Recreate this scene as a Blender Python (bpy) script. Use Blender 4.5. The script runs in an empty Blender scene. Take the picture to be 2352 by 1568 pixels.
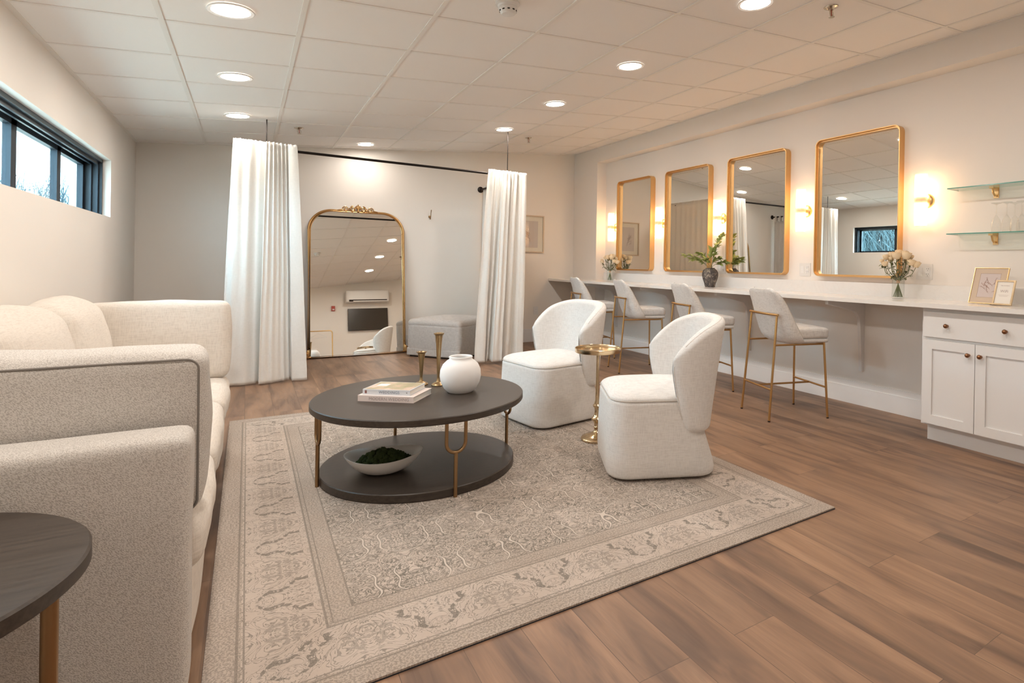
import bpy, bmesh, math, random
from mathutils import Vector, Matrix, noise as mnoise
random.seed(7)
PI = math.pi
S = bpy.context.scene
COL = S.collection

# ------------------------------------------------------------------ camera, world, exposure
cam_d = bpy.data.cameras.new('camera')
cam = bpy.data.objects.new('camera', cam_d); COL.objects.link(cam)
S.camera = cam
F_PX, PX, PY = 1277.51, 1440.39, 613.76
cam_d.sensor_width = 36.0
cam_d.lens = 36.0 * F_PX / 2352.0
cam_d.shift_x = (1176.0 - PX) / 2352.0
cam_d.shift_y = (PY - 784.0) / 2352.0
cam_d.clip_start = 0.02
yaw, pitch, roll = 0.5995, -0.0026, 0.0181
fw = Vector((math.sin(yaw) * math.cos(pitch), math.cos(yaw) * math.cos(pitch), math.sin(pitch)))
rt = Vector((math.cos(yaw), -math.sin(yaw), 0)); up = rt.cross(fw)
r2 = rt * math.cos(roll) + up * math.sin(roll); u2 = -rt * math.sin(roll) + up * math.cos(roll)
R = Matrix((r2, u2, -fw)).transposed()
cam.matrix_world = Matrix.Translation((0, 0, 1.136)) @ R.to_4x4()

S.view_settings.view_transform = 'Standard'
S.view_settings.look = 'None'
S.view_settings.gamma = 1
S.view_settings.use_curve_mapping = False
S.view_settings.exposure = 0.66

w = bpy.data.worlds.new('world'); S.world = w; w.use_nodes = True
bg = w.node_tree.nodes['Background']
bg.inputs[0].default_value = (0.56, 0.82, 1.0, 1)
bg.inputs[1].default_value = 13.0

LAMP_E = 22.0        # recessed diffuser discs
LAMP_W = 7.2       # each recessed lamp, watts
SCONCE_E = 54.0    # sconce bulbs
LAMP_C = (1.0, 0.92, 0.84)
SCONCE_C = (1.0, 0.64, 0.34)

# ------------------------------------------------------------------ materials
def mat(name, col=(.8, .8, .8), rough=.6, metal=0.0, spec=.5, **kw):
    m = bpy.data.materials.new(name); m.use_nodes = True
    b = m.node_tree.nodes['Principled BSDF']
    b.inputs['Base Color'].default_value = (*col, 1)
    b.inputs['Roughness'].default_value = rough
    b.inputs['Metallic'].default_value = metal
    b.inputs['Specular IOR Level'].default_value = spec
    for k, v in kw.items():
        b.inputs[k.replace('_', ' ')].default_value = v
    return m
class NT:
    """small node helper"""
    def __init__(s, m):
        s.m = m; s.t = m.node_tree; s.b = s.t.nodes.get('Principled BSDF')
    def n(s, typ, **kw):
        nd = s.t.nodes.new(typ)
        for k, v in kw.items():
            if k.startswith('i_'):
                key = k[2:]
                key = int(key) if key.isdigit() else key.replace('_', ' ')
                s.set(nd, key, v)
            else:
                setattr(nd, k, v)
        return nd
    def set(s, nd, key, v):
        if hasattr(v, 'is_output') or isinstance(v, bpy.types.NodeSocket):
            s.t.links.new(v, nd.inputs[key])
        else:
            nd.inputs[key].default_value = v
    def math(s, op, a, b=None, c=None, clamp=False):
        nd = s.t.nodes.new('ShaderNodeMath'); nd.operation = op; nd.use_clamp = clamp
        s.set(nd, 0, a)
        if b is not None: s.set(nd, 1, b)
        if c is not None: s.set(nd, 2, c)
        return nd.outputs[0]
    def mix(s, f, a, b, mode='MIX'):
        nd = s.t.nodes.new('ShaderNodeMix'); nd.data_type = 'RGBA'; nd.blend_type = mode
        s.set(nd, 0, f); s.set(nd, 6, a); s.set(nd, 7, b)
        return nd.outputs[2]
    def ramp(s, f, stops):
        nd = s.t.nodes.new('ShaderNodeValToRGB'); s.t.links.new(f, nd.inputs[0])
        e = nd.color_ramp.elements
        while len(e) < len(stops): e.new(0.5)
        for el, (p, c) in zip(e, stops):
            el.position = p; el.color = (*c, 1) if len(c) == 3 else c
        return nd.outputs[0]
    def obj(s, scale=(1, 1, 1), rot=(0, 0, 0)):
        tc = s.n('ShaderNodeTexCoord'); mp = s.n('ShaderNodeMapping')
        mp.inputs['Scale'].default_value = scale; mp.inputs['Rotation'].default_value = rot
        s.t.links.new(tc.outputs['Object'], mp.inputs[0]); return mp.outputs[0]
    def noise(s, vec, scale=5, detail=3, rough=.5, dist=0):
        nd = s.n('ShaderNodeTexNoise'); s.t.links.new(vec, nd.inputs['Vector'])
        nd.inputs['Scale'].default_value = scale; nd.inputs['Detail'].default_value = detail
        nd.inputs['Roughness'].default_value = rough; nd.inputs['Distortion'].default_value = dist
        return nd.outputs[0]
    def bump(s, h, strength=.2, dist=.002):
        nd = s.n('ShaderNodeBump'); s.t.links.new(h, nd.inputs['Height'])
        nd.inputs['Strength'].default_value = strength; nd.inputs['Distance'].default_value = dist
        s.t.links.new(nd.outputs[0], s.b.inputs['Normal'])
    def color(s, c): s.t.links.new(c, s.b.inputs['Base Color'])
    def rough(s, c): s.t.links.new(c, s.b.inputs['Roughness'])

def paint(name, col, rough=.75, amt=.02, scale=300):
    m = mat(name, col, rough, spec=.3); t = NT(m); v = t.obj()
    n1 = t.noise(v, 1.3, 2); n2 = t.noise(v, scale, 2)
    c2 = tuple(min(1, c * (1 - amt)) for c in col)
    t.color(t.mix(n1, (*col, 1), (*c2, 1))); t.bump(n2, .12, .0006)
    return m
def fabric(name, col, dark, tw=260, contrast=.5, bump=.5, diag=False, rough=.95):
    m = mat(name, col, rough, spec=.15); t = NT(m); v = t.obj()
    m.node_tree.nodes['Principled BSDF'].inputs['Sheen Weight'].default_value = .08
    m.node_tree.nodes['Principled BSDF'].inputs['Sheen Roughness'].default_value = .5
    if diag:
        sx = t.n('ShaderNodeSeparateXYZ'); t.t.links.new(v, sx.inputs[0])
        a_ = t.math('ADD', sx.outputs[0], t.math('MULTIPLY', sx.outputs[1], 1.1))
        cb = t.n('ShaderNodeCombineXYZ')
        t.set(cb, 0, t.math('MULTIPLY', t.math('SUBTRACT', t.math('MULTIPLY', a_, .82), t.math('MULTIPLY', sx.outputs[2], .57)), .38))
        t.set(cb, 1, t.math('ADD', t.math('MULTIPLY', a_, .57), t.math('MULTIPLY', sx.outputs[2], .82)))
        t.set(cb, 2, t.math('MULTIPLY', t.math('SUBTRACT', t.math('MULTIPLY', sx.outputs[0], .6), sx.outputs[1]), .7))
        h = t.noise(cb.outputs[0], tw * 1.4, 1.5, .5)
    else:
        n1 = t.noise(t.obj((1, 1, .10)), tw * .62, 2, .5); n2 = t.noise(t.obj((.10, .10, 1)), tw * .62, 2, .5)
        h = t.math('MULTIPLY', t.math('ADD', n1, n2), .5)
    lo = t.noise(v, 2.2, 3)
    f = t.ramp(h, [(.38 if not diag else .40, (1, 1, 1)), (.56 if not diag else .54, (0, 0, 0))])
    c = t.mix(t.math('MULTIPLY', f, contrast), (*col, 1), (*dark, 1))
    c = t.mix(t.math('MULTIPLY', lo, .10), c, (*dark, 1))
    t.color(c); t.bump(h, bump, .0015)
    return m
def metal(name, col, rough=.3, var=.12, scale=30):
    m = mat(name, col, rough, 1.0); t = NT(m); v = t.obj()
    n = t.noise(v, scale, 3)
    t.color(t.mix(n, (*col, 1), (*[c * (1 - var) for c in col], 1)))
    t.rough(t.math('ADD', t.math('MULTIPLY', n, .15), rough - .07))
    return m
def emis(name, col, e):
    m = bpy.data.materials.new(name); m.use_nodes = True; nt = m.node_tree
    nt.nodes.clear(); o = nt.nodes.new('ShaderNodeOutputMaterial'); em = nt.nodes.new('ShaderNodeEmission')
    em.inputs[0].default_value = (*col, 1); em.inputs[1].default_value = e
    nt.links.new(em.outputs[0], o.inputs[0]); return m
def glassm(name, col=(1, 1, 1), rough=0.0, ior=1.45):
    m = bpy.data.materials.new(name); m.use_nodes = True; nt = m.node_tree
    b = nt.nodes['Principled BSDF']
    b.inputs['Base Color'].default_value = (*col, 1); b.inputs['Roughness'].default_value = rough
    b.inputs['Transmission Weight'].default_value = 1.0; b.inputs['IOR'].default_value = ior
    return m
def thinglass(name, tint=(.93, .97, .96), p=4.0):
    """thin clear glass: mostly transparent with a fresnel-like reflection"""
    m = bpy.data.materials.new(name); m.use_nodes = True; nt = m.node_tree; nt.nodes.clear()
    o = nt.nodes.new('ShaderNodeOutputMaterial'); mx = nt.nodes.new('ShaderNodeMixShader')
    tr = nt.nodes.new('ShaderNodeBsdfTransparent'); gl = nt.nodes.new('ShaderNodeBsdfGlossy')
    lw = nt.nodes.new('ShaderNodeLayerWeight'); lw.inputs[0].default_value = .5
    pw = nt.nodes.new('ShaderNodeMath'); pw.operation = 'POWER'; pw.inputs[1].default_value = p
    fr = nt.nodes.new('ShaderNodeMath'); fr.operation = 'MULTIPLY_ADD'; fr.inputs[1].default_value = .75; fr.inputs[2].default_value = .035
    nt.links.new(lw.outputs['Facing'], pw.inputs[0]); nt.links.new(pw.outputs[0], fr.inputs[0])
    tr.inputs[0].default_value = (*tint, 1); gl.inputs['Roughness'].default_value = .02
    nt.links.new(fr.outputs[0], mx.inputs[0]); nt.links.new(tr.outputs[0], mx.inputs[1]); nt.links.new(gl.outputs[0], mx.inputs[2])
    nt.links.new(mx.outputs[0], o.inputs[0]); return m

M_WALL = paint('wall_paint', (.85, .80, .74))
M_WALLR = paint('wall_paint_vanity', (.86, .815, .765))
M_TRIM = paint('trim_paint', (.80, .785, .77), .45, .01)
M_CAB = paint('cabinet_paint', (.80, .79, .78), .4, .01, 80)
M_TILE = paint('ceiling_tile', (.90, .86, .82), .95, .02, 900)
M_TEE = paint('ceiling_tee', (.84, .80, .75), .5, .01)
M_WHITE = mat('white_plastic', (.78, .76, .73), .4)
M_BLACK = metal('black_steel', (.035, .03, .028), .4)
M_FRAMEBLK = mat('window_frame_black', (.010, .017, .026), .4)
M_BRASS = metal('brushed_brass', (.80, .55, .27), .30)
M_BRASSD = metal('aged_bronze', (.34, .215, .11), .38)
M_GOLD = metal('mirror_gold', (.52, .31, .13), .30, .1)
M_GOLDV = metal('vanity_gold', (.78, .49, .22), .38, .05)
M_CHAMP = metal('champagne_gold', (.72, .56, .36), .22, .2, 60)
M_KNOB = metal('copper_bronze', (.30, .15, .08), .30)
M_NICKEL = metal('nickel', (.60, .55, .47), .25)
M_MIRROR = mat('mirror_glass', (.90, .89, .85), .0, 1.0)
M_SOFA = fabric('sofa_twill', (.69, .66, .62), (.33, .30, .27), 360, .62, .6, diag=True)
M_CREAM = fabric('sofa_cushion_weave', (.73, .67, .60), (.50, .44, .385), 420, .42, .5)
M_BOUCLE = fabric('armchair_linen', (.765, .745, .72), (.54, .515, .49), 420, .42, .6)
M_STOOL = fabric('stool_linen', (.74, .715, .685), (.45, .425, .40), 420, .5, .6)
M_OTTO = fabric('ottoman_linen', (.64, .59, .55), (.40, .36, .33), 420, .55, .4)
M_CURT = fabric('curtain_cloth', (.80, .78, .74), (.68, .66, .62), 500, .35, .2)
M_CURTG = fabric('curtain_cloth_grey', (.62, .58, .54), (.48, .45, .42), 500, .35, .2)
M_DARKG = mat('dark_gap', (.03, .02, .015), .9)
M_SEAM = mat('seam_thread', (.22, .20, .18), .9)
M_PIPE = mat('piping_cloth', (.60, .56, .51), .9)
M_CERAM = paint('matte_white_ceramic', (.84, .83, .82), .8, .03, 60)
M_PAPER = mat('paper', (.80, .76, .70), .8)
M_GLASS = thinglass('clear_glass', (.97, .97, .96))
M_WGLASS = thinglass('window_glass', (.90, .97, .98))
M_VGLASS = thinglass('vase_glass', (.97, .98, .97))
M_INK = mat('grey_ink', (.30, .27, .26), .7)
M_INKL = mat('pale_ink', (.45, .36, .33), .7)
M_LEAF = mat('leaf_green', (.24, .31, .09), .5); M_LEAF.node_tree.nodes['Principled BSDF'].inputs['Specular IOR Level'].default_value = .3
M_LEAFD = mat('rose_leaf_green', (.10, .12, .045), .55)
M_STEM = mat('stem_green', (.13, .15, .05), .6)
M_ROSE = mat('rose_petal', (.86, .68, .44), .7)
M_LAMP = emis('lamp_diffuser_glow', LAMP_C, LAMP_E)
M_BULB = emis('sconce_bulb_glow', SCONCE_C, SCONCE_E)

def m_leafvar(m, c2):
    t = NT(m); v = t.obj(); c = tuple(m.node_tree.nodes['Principled BSDF'].inputs['Base Color'].default_value)
    t.color(t.mix(t.noise(v, 25, 2), c, (*c2, 1)))
m_leafvar(M_LEAF, (.46, .50, .18)); m_leafvar(M_LEAFD, (.30, .29, .15)); m_leafvar(M_ROSE, (.90, .74, .52))

def m_darkwood():
    m = mat('espresso_wood', (.06, .045, .035), .38, spec=.4); t = NT(m)
    v = t.obj((2, 30, 30)); n = t.noise(v, 3, 5, .6, .4)
    t.color(t.ramp(n, [(.3, (.031, .023, .018)), (.7, (.064, .049, .038))]))
    t.rough(t.math('ADD', t.math('MULTIPLY', n, .12), .34)); t.bump(n, .15, .0008); return m
M_DWOOD = m_darkwood()
def m_darkvase():
    m = mat('weathered_pot', (.08, .075, .07), .75); t = NT(m); v = t.obj()
    n = t.noise(v, 95, 5, .7, .3); n2 = t.noise(v, 22, 3)
    f = t.math('MULTIPLY', n, t.math('ADD', n2, .45))
    t.color(t.ramp(f, [(.38, (.045, .04, .042)), (.52, (.13, .11, .10)), (.62, (.42, .36, .29))]))
    t.bump(n, .6, .004); return m
M_POT = m_darkvase()
def m_counter():
    m = mat('quartz', (.80, .775, .74), .16); t = NT(m); v = t.obj()
    n = t.noise(v, 3.5, 6, .6, 1.2)
    f = t.ramp(t.math('ABSOLUTE', t.math('SUBTRACT', n, .5)), [(0, (1, 1, 1)), (.02, (0, 0, 0))])
    t.color(t.mix(t.math('MULTIPLY', f, .10), (.82, .80, .775, 1), (.62, .57, .53, 1))); return m
M_QUARTZ = m_counter()
def m_floor():
    m = mat('wood_planks', (.4, .26, .17), .42); t = NT(m)
    tc = t.n('ShaderNodeTexCoord'); sx = t.n('ShaderNodeSeparateXYZ'); t.t.links.new(tc.outputs['Object'], sx.inputs[0])
    cb = t.n('ShaderNodeCombineXYZ'); t.t.links.new(sx.outputs[1], cb.inputs[0]); t.t.links.new(sx.outputs[0], cb.inputs[1])
    br = t.n('ShaderNodeTexBrick'); t.t.links.new(cb.outputs[0], br.inputs[0])
    br.offset = .37; br.offset_frequency = 2; br.squash = 1
    br.inputs['Color1'].default_value = (0, 0, 0, 1); br.inputs['Color2'].default_value = (1, 1, 1, 1)
    br.inputs['Mortar'].default_value = (.5, .5, .5, 1)
    br.inputs['Scale'].default_value = 1; br.inputs['Mortar Size'].default_value = .0011
    br.inputs['Mortar Smooth'].default_value = .2
    br.inputs['Brick Width'].default_value = 1.22; br.inputs['Row Height'].default_value = .18
    # per plank offset so the figure changes from board to board
    off = t.math('MULTIPLY', br.outputs[0], 37.0)
    gx = t.math('ADD', t.math('MULTIPLY', sx.outputs[0], 7.5), off)
    gy = t.math('MULTIPLY', sx.outputs[1], .95)
    cv = t.n('ShaderNodeCombineXYZ'); t.set(cv, 0, gx); t.set(cv, 1, gy); t.set(cv, 2, off)
    big = t.noise(cv.outputs[0], 1.15, 4, .55, .8)
    cv2 = t.n('ShaderNodeCombineXYZ'); t.set(cv2, 0, t.math('MULTIPLY', gx, 5.0)); t.set(cv2, 1, t.math('MULTIPLY', gy, 2.0)); t.set(cv2, 2, off)
    fine = t.noise(cv2.outputs[0], 3.2, 5, .6, .5)
    cv3 = t.n('ShaderNodeCombineXYZ'); t.set(cv3, 0, t.math('MULTIPLY', gx, .55)); t.set(cv3, 1, t.math('MULTIPLY', gy, 2.6)); t.set(cv3, 2, off)
    knot = t.noise(cv3.outputs[0], 1.1, 3, .5, .3)
    base = t.ramp(big, [(.28, (.095, .055, .038)), (.41, (.185, .108, .070)), (.51, (.285, .165, .100)), (.62, (.355, .21, .128)), (.78, (.45, .28, .175))])
    f = t.ramp(fine, [(.35, (1, 1, 1)), (.6, (0, 0, 0))])
    c = t.mix(t.math('MULTIPLY', f, .38), base, (.19, .112, .074, 1))
    kf = t.ramp(knot, [(.27, (1, 1, 1)), (.40, (0, 0, 0))])
    c = t.mix(t.math('MULTIPLY', kf, .65), c, (.13, .082, .06, 1))
    tone = t.math('MULTIPLY', br.outputs[0], .28)
    c = t.mix(tone, c, (.19, .122, .083, 1))
    c = t.mix(t.math('MULTIPLY', br.outputs[1], .75), c, (.08, .05, .035, 1))
    t.color(c); t.rough(t.math('ADD', t.math('MULTIPLY', fine, .18), .36))
    t.bump(t.math('SUBTRACT', t.math('MULTIPLY', fine, .3), br.outputs[1]), .25, .001)
    return m
M_FLOOR = m_floor()

RUG = (-.085, 2.32, 1.61, 4.73)
def m_rug():
    m = mat('rug_pile', (.6, .5, .42), 1.0, spec=.05); t = NT(m)
    tc = t.n('ShaderNodeTexCoord'); sx = t.n('ShaderNodeSeparateXYZ'); t.t.links.new(tc.outputs['Object'], sx.inputs[0])
    X, Y = sx.outputs[0], sx.outputs[1]
    hx = (RUG[1] - RUG[0]) / 2; hy = (RUG[3] - RUG[2]) / 2
    dx = t.math('SUBTRACT', hx, t.math('ABSOLUTE', X)); dy = t.math('SUBTRACT', hy, t.math('ABSOLUTE', Y))
    d = t.math('MINIMUM', dx, dy)
    isx = t.math('LESS_THAN', dx, dy)                        # nearer the long side
    along = t.math('ADD', t.math('MULTIPLY', isx, Y), t.math('MULTIPLY', t.math('SUBTRACT', 1, isx), X))
    def band(a, b): return t.math('MULTIPLY', t.math('GREATER_THAN', d, a), t.math('LESS_THAN', d, b))
    def vec(a, b, c=0.0):
        n = t.n('ShaderNodeCombineXYZ'); t.set(n, 0, a); t.set(n, 1, b); t.set(n, 2, c); return n.outputs[0]
    def line(v, c, wd):
        return t.math('LESS_THAN', t.math('ABSOLUTE', t.math('SUBTRACT', v, c)), wd)
    # field: mirrored repeat gives arabesque figures
    pu = t.math('PINGPONG', t.math('ADD', X, 10.0), .165); pv = t.math('PINGPONG', t.math('ADD', Y, 10.0), .205)
    wob = t.noise(vec(X, Y), 3.0, 2)
    fv = vec(t.math('MULTIPLY', pu, 1.0), pv, t.math('MULTIPLY', wob, .05))
    n1 = t.noise(fv, 12, 1.6, .5, 1.9)
    fl = t.math('MAXIMUM', t.math('MAXIMUM', line(n1, .40, .016), line(n1, .475, .014)), t.math('MAXIMUM', line(n1, .55, .014), line(n1, .63, .018)))
    n2 = t.noise(fv, 27, 1.2, .5, 1.2)
    fl2 = t.math('MAXIMUM', line(n2, .47, .026), line(n2, .62, .026))
    # ogee trellis of light curves with dark edges
    cx_ = t.math('COSINE', t.math('MULTIPLY', X, 2 * PI / .23)); cy_ = t.math('COSINE', t.math('MULTIPLY', Y, 2 * PI / .31)); cy2 = t.math('COSINE', t.math('MULTIPLY', Y, 4 * PI / .31))
    tr = t.math('ADD', t.math('ADD', cx_, cy_), t.math('ADD', t.math('MULTIPLY', cy2, .42), t.math('MULTIPLY', t.math('SUBTRACT', wob, .5), 1.6)))
    trl = t.math('LESS_THAN', t.math('ABSOLUTE', tr), .062)
    tre = t.math('SUBTRACT', t.math('LESS_THAN', t.math('ABSOLUTE', tr), .12), t.math('LESS_THAN', t.math('ABSOLUTE', tr), .055))
    patch = t.ramp(t.noise(vec(X, Y), 5.0, 3, .6), [(.35, (.7, .7, .7)), (.6, (1, 1, 1))])
    fd = t.math('MAXIMUM', t.math('MULTIPLY', fl, 1.0), t.math('MULTIPLY', fl2, .75))
    fd = t.math('MAXIMUM', t.math('MULTIPLY', fd, t.math('SUBTRACT', 1, trl)), t.math('MULTIPLY', tre, .8))
    fd = t.math('MULTIPLY', fd, patch)
    field = t.math('GREATER_THAN', d, .385)
    # main border motifs
    pa = t.math('PINGPONG', t.math('ADD', along, 10.0), .20)
    bv = vec(pa, t.math('MULTIPLY', d, .9), 3.0)
    b1 = t.noise(bv, 13, 2, .5, 1.8)
    bl = t.math('MAXIMUM', t.math('MAXIMUM', line(b1, .42, .012), line(b1, .52, .012)), t.math('MULTIPLY', line(b1, .62, .02), .8))
    ros = t.math('SQRT', t.math('ADD', t.math('POWER', pa, 2.0), t.math('POWER', t.math('MULTIPLY', t.math('SUBTRACT', d, .2), 1.2), 2.0)))
    rosn = t.math('MULTIPLY', t.math('LESS_THAN', ros, .075), t.math('GREATER_THAN', t.noise(bv, 60, 2), .5))
    bl = t.math('MAXIMUM', bl, t.math('MULTIPLY', rosn, .6))
    zig = t.math('ABSOLUTE', t.math('SUBTRACT', t.math('ADD', t.math('SUBTRACT', pa, .14), t.math('MULTIPLY', t.math('SUBTRACT', d, .2), .5)), t.math('MULTIPLY', t.math('SINE', t.math('MULTIPLY', d, 70.0)), .012)))
    zg = t.math('MULTIPLY', t.math('MULTIPLY', t.math('LESS_THAN', zig, .010), t.math('GREATER_THAN', t.noise(bv, 50, 2), .44)), band(.13, .28))
    bl = t.math('MAXIMUM', bl, t.math('MULTIPLY', zg, 1.2))
    border = band(.085, .305)
    # guards
    gn = t.noise(vec(t.math('MULTIPLY', along, 1.0), d, 9.0), 150, 2, .6)
    gd = t.math('GREATER_THAN', gn, .5)
    guards = t.math('ADD', t.math('LESS_THAN', d, .085), band(.305, .385))
    rules = t.math('MAXIMUM', t.math('MAXIMUM', line(d, .075, .0035), line(d, .092, .0025)), t.math('MAXIMUM', line(d, .305, .0035), t.math('MAXIMUM', line(d, .322, .002), line(d, .385, .003))))
    ink = t.math('ADD', t.math('ADD', t.math('MULTIPLY', field, fd), t.math('MULTIPLY', border, t.math('MULTIPLY', bl, .7))), t.math('MULTIPLY', guards, t.math('MULTIPLY', gd, .5)))
    ink = t.math('MAXIMUM', ink, t.math('MULTIPLY', rules, .7))
    # woven wear: fine ribs break up the ink
    rib = t.noise(t.obj((1, 6, 1)), 160, 2, .6); rib2 = t.noise(t.obj((6, 1, 1)), 160, 2, .6)
    rr = t.ramp(t.math('MULTIPLY', t.math('ADD', rib, rib2), .5), [(.36, (.35, .35, .35)), (.54, (1, 1, 1))])
    ink = t.math('MULTIPLY', ink, rr)
    lo = t.noise(vec(X, Y), 2.0, 4, .6)
    base = t.ramp(lo, [(.35, (.48, .40, .34)), (.65, (.585, .50, .435))])
    base = t.mix(t.math('MULTIPLY', guards, .30), base, (.36, .29, .235, 1))
    base = t.mix(t.math('MULTIPLY', t.math('MULTIPLY', field, trl), .6), base, (.66, .59, .52, 1))
    sp = t.math('MULTIPLY', t.math('SUBTRACT', 1, rr), .30)
    c = t.mix(sp, base, (.33, .275, .235, 1))
    c = t.mix(t.math('MULTIPLY', ink, .95), c, (.125, .118, .10, 1))
    t.color(c); t.bump(t.math('ADD', rib, rib2), .4, .002)
    return m
M_RUG = m_rug()

def m_frost():
    m = bpy.data.materials.new('frosted_glass'); m.use_nodes = True; nt = m.node_tree; nt.nodes.clear()
    o = nt.nodes.new('ShaderNodeOutputMaterial')
    tl = nt.nodes.new('ShaderNodeBsdfTranslucent'); tl.inputs[0].default_value = (.9, .88, .84, 1)
    tr = nt.nodes.new('ShaderNodeBsdfTransparent'); tr.inputs[0].default_value = (1, .98, .95, 1)
    gl = nt.nodes.new('ShaderNodeBsdfGlossy'); gl.inputs['Roughness'].default_value = .15
    fr = nt.nodes.new('ShaderNodeValue'); fr.outputs[0].default_value = .06
    a = nt.nodes.new('ShaderNodeMixShader'); a.inputs[0].default_value = .45
    b = nt.nodes.new('ShaderNodeMixShader')
    nt.links.new(tr.outputs[0], a.inputs[1]); nt.links.new(tl.outputs[0], a.inputs[2])
    nt.links.new(fr.outputs[0], b.inputs[0]); nt.links.new(a.outputs[0], b.inputs[1]); nt.links.new(gl.outputs[0], b.inputs[2])
    nt.links.new(b.outputs[0], o.inputs[0]); return m
M_FROST = m_frost()

# ------------------------------------------------------------------ mesh helpers
class MB:
    def __init__(s): s.v = []; s.f = []
    def add(s, vs, fs):
        o = len(s.v); s.v += [tuple(p) for p in vs]; s.f += [tuple(i + o for i in f) for f in fs]; return s
    def box(s, x0, x1, y0, y1, z0, z1):
        vs = [(x, y, z) for z in (z0, z1) for y in (y0, y1) for x in (x0, x1)]
        return s.add(vs, [(0, 2, 3, 1), (4, 5, 7, 6), (0, 1, 5, 4), (2, 6, 7, 3), (0, 4, 6, 2), (1, 3, 7, 5)])
    def tube(s, path, r, n=10, closed=False, caps=True):
        P = [Vector(p) for p in path]; m = len(P)
        rs = r if isinstance(r, (list, tuple)) else [r] * m
        T = []
        for i in range(m):
            a = P[(i - 1) % m] if (closed or i > 0) else P[i]; b = P[(i + 1) % m] if (closed or i < m - 1) else P[i]
            T.append((b - a).normalized())
        ref = Vector((0, 0, 1)) if abs(T[0].z) < .9 else Vector((1, 0, 0))
        N = (ref - T[0] * ref.dot(T[0])).normalized(); vs = []
        for i in range(m):
            N = (N - T[i] * N.dot(T[i])).normalized(); B = T[i].cross(N)
            for k in range(n):
                a = 2 * PI * k / n; vs.append(P[i] + (N * math.cos(a) + B * math.sin(a)) * rs[i])
        fs = []
        for i in range(m if closed else m - 1):
            j = (i + 1) % m
            for k in range(n):
                l = (k + 1) % n; fs.append((i * n + k, i * n + l, j * n + l, j * n + k))
        if caps and not closed:
            fs.append(tuple(range(n - 1, -1, -1))); fs.append(tuple((m - 1) * n + k for k in range(n)))
        return s.add(vs, fs)
    def cyl(s, p0, p1, r, n=16): return s.tube([p0, p1], r, n)
    def lathe(s, prof, n=40, c=(0, 0, 0), rot=None, caps=True):
        vs = []
        for (r, z) in prof:
            for k in range(n):
                a = 2 * PI * k / n; p = Vector((r * math.cos(a), r * math.sin(a), z))
                if rot: p = rot @ p
                vs.append(p + Vector(c))
        fs = []
        for i in range(len(prof) - 1):
            for k in range(n):
                l = (k + 1) % n; fs.append((i * n + k, i * n + l, (i + 1) * n + l, (i + 1) * n + k))
        if caps:
            fs.append(tuple(range(n - 1, -1, -1))); m = len(prof) - 1; fs.append(tuple(m * n + k for k in range(n)))
        return s.add(vs, fs)
    def grid(s, fn, nu, nv, cu=False, cv=False):
        vs = [fn(i / (nu if cu else nu - 1), j / (nv if cv else nv - 1)) for j in range(nv) for i in range(nu)]
        fs = []
        for j in range(nv if cv else nv - 1):
            for i in range(nu if cu else nu - 1):
                i2 = (i + 1) % nu; j2 = (j + 1) % nv
                fs.append((j * nu + i, j * nu + i2, j2 * nu + i2, j2 * nu + i))
        return s.add(vs, fs)
    def prism(s, poly, a0, a1, axis='z'):
        n = len(poly)
        def P(p, a): return {'z': (p[0], p[1], a), 'y': (p[0], a, p[1]), 'x': (a, p[0], p[1])}[axis]
        vs = [P(p, a0) for p in poly] + [P(p, a1) for p in poly]
        fs = [tuple(range(n))[::-1], tuple(range(n, 2 * n))] + [(i, (i + 1) % n, n + (i + 1) % n, n + i) for i in range(n)]
        return s.add(vs, fs)
    def puff(s, sx, sy, sz, r, c=(0, 0, 0), px=0, py=0, pz=0, n=18, rz=None, fn=None, wr=0.0, seed=0):
        """soft rounded box; px/py/pz = bulge of the faces; rz = vertical rounding radius"""
        h = Vector((sx / 2, sy / 2, sz / 2)); rz = rz or r
        def crd(hh, rr):
            # dense near the edges
            o = []
            for i in range(n + 1):
                t = -1 + 2 * i / n
                o.append(math.sin(t * PI / 2) * .6 * hh + t * .4 * hh)
            return o
        cx, cy, cz = crd(h.x, r), crd(h.y, r), crd(h.z, r)
        idx = {}; vs = []; fs = []
        def vid(p):
            k = (round(p[0], 6), round(p[1], 6), round(p[2], 6))
            if k not in idx:
                idx[k] = len(vs)
                P = Vector(p); q = Vector((max(-h.x + r, min(h.x - r, P.x)), max(-h.y + r, min(h.y - r, P.y)), max(-h.z + rz, min(h.z - rz, P.z))))
                dd = P - q
                if dd.length > 1e-9:
                    e = Vector((dd.x / r, dd.y / r, dd.z / rz)); m = max(abs(e.x), abs(e.y), abs(e.z)); L = e.length
                    e = e * (m / L) if L > 0 else e
                    P = q + Vector((e.x * r, e.y * r, e.z * rz))
                a, b, g = P.x / h.x, P.y / h.y, P.z / h.z
                A, B, G = max(0, 1 - a * a), max(0, 1 - b * b), max(0, 1 - g * g)
                P = P + Vector((px * a * B * G, py * b * A * G, pz * g * A * B))
                if wr:
                    nn = mnoise.noise(Vector((P.x * 6 + seed, P.y * 6, P.z * 6))) ; P = P + P.normalized() * nn * wr
                if fn: P = Vector(fn(P))
                vs.append(P + Vector(c))
            return idx[k]
        for (ca, cb, cc, ax) in ((cx, cy, cz, 2), (cy, cz, cx, 0), (cz, cx, cy, 1)):
            for side in (0, -1):
                for i in range(n):
                    for j in range(n):
                        q = []
                        for (u_, v_) in ((i, j), (i + 1, j), (i + 1, j + 1), (i, j + 1)):
                            if ax == 2: q.append((ca[u_], cb[v_], cc[side]))
                            elif ax == 0: q.append((cc[side], ca[u_], cb[v_]))
                            else: q.append((cb[v_], cc[side], ca[u_]))
                        f = [vid(p) for p in q]
                        if side == 0: f = f[::-1]
                        fs.append(tuple(f))
        return s.add(vs, fs)
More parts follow.
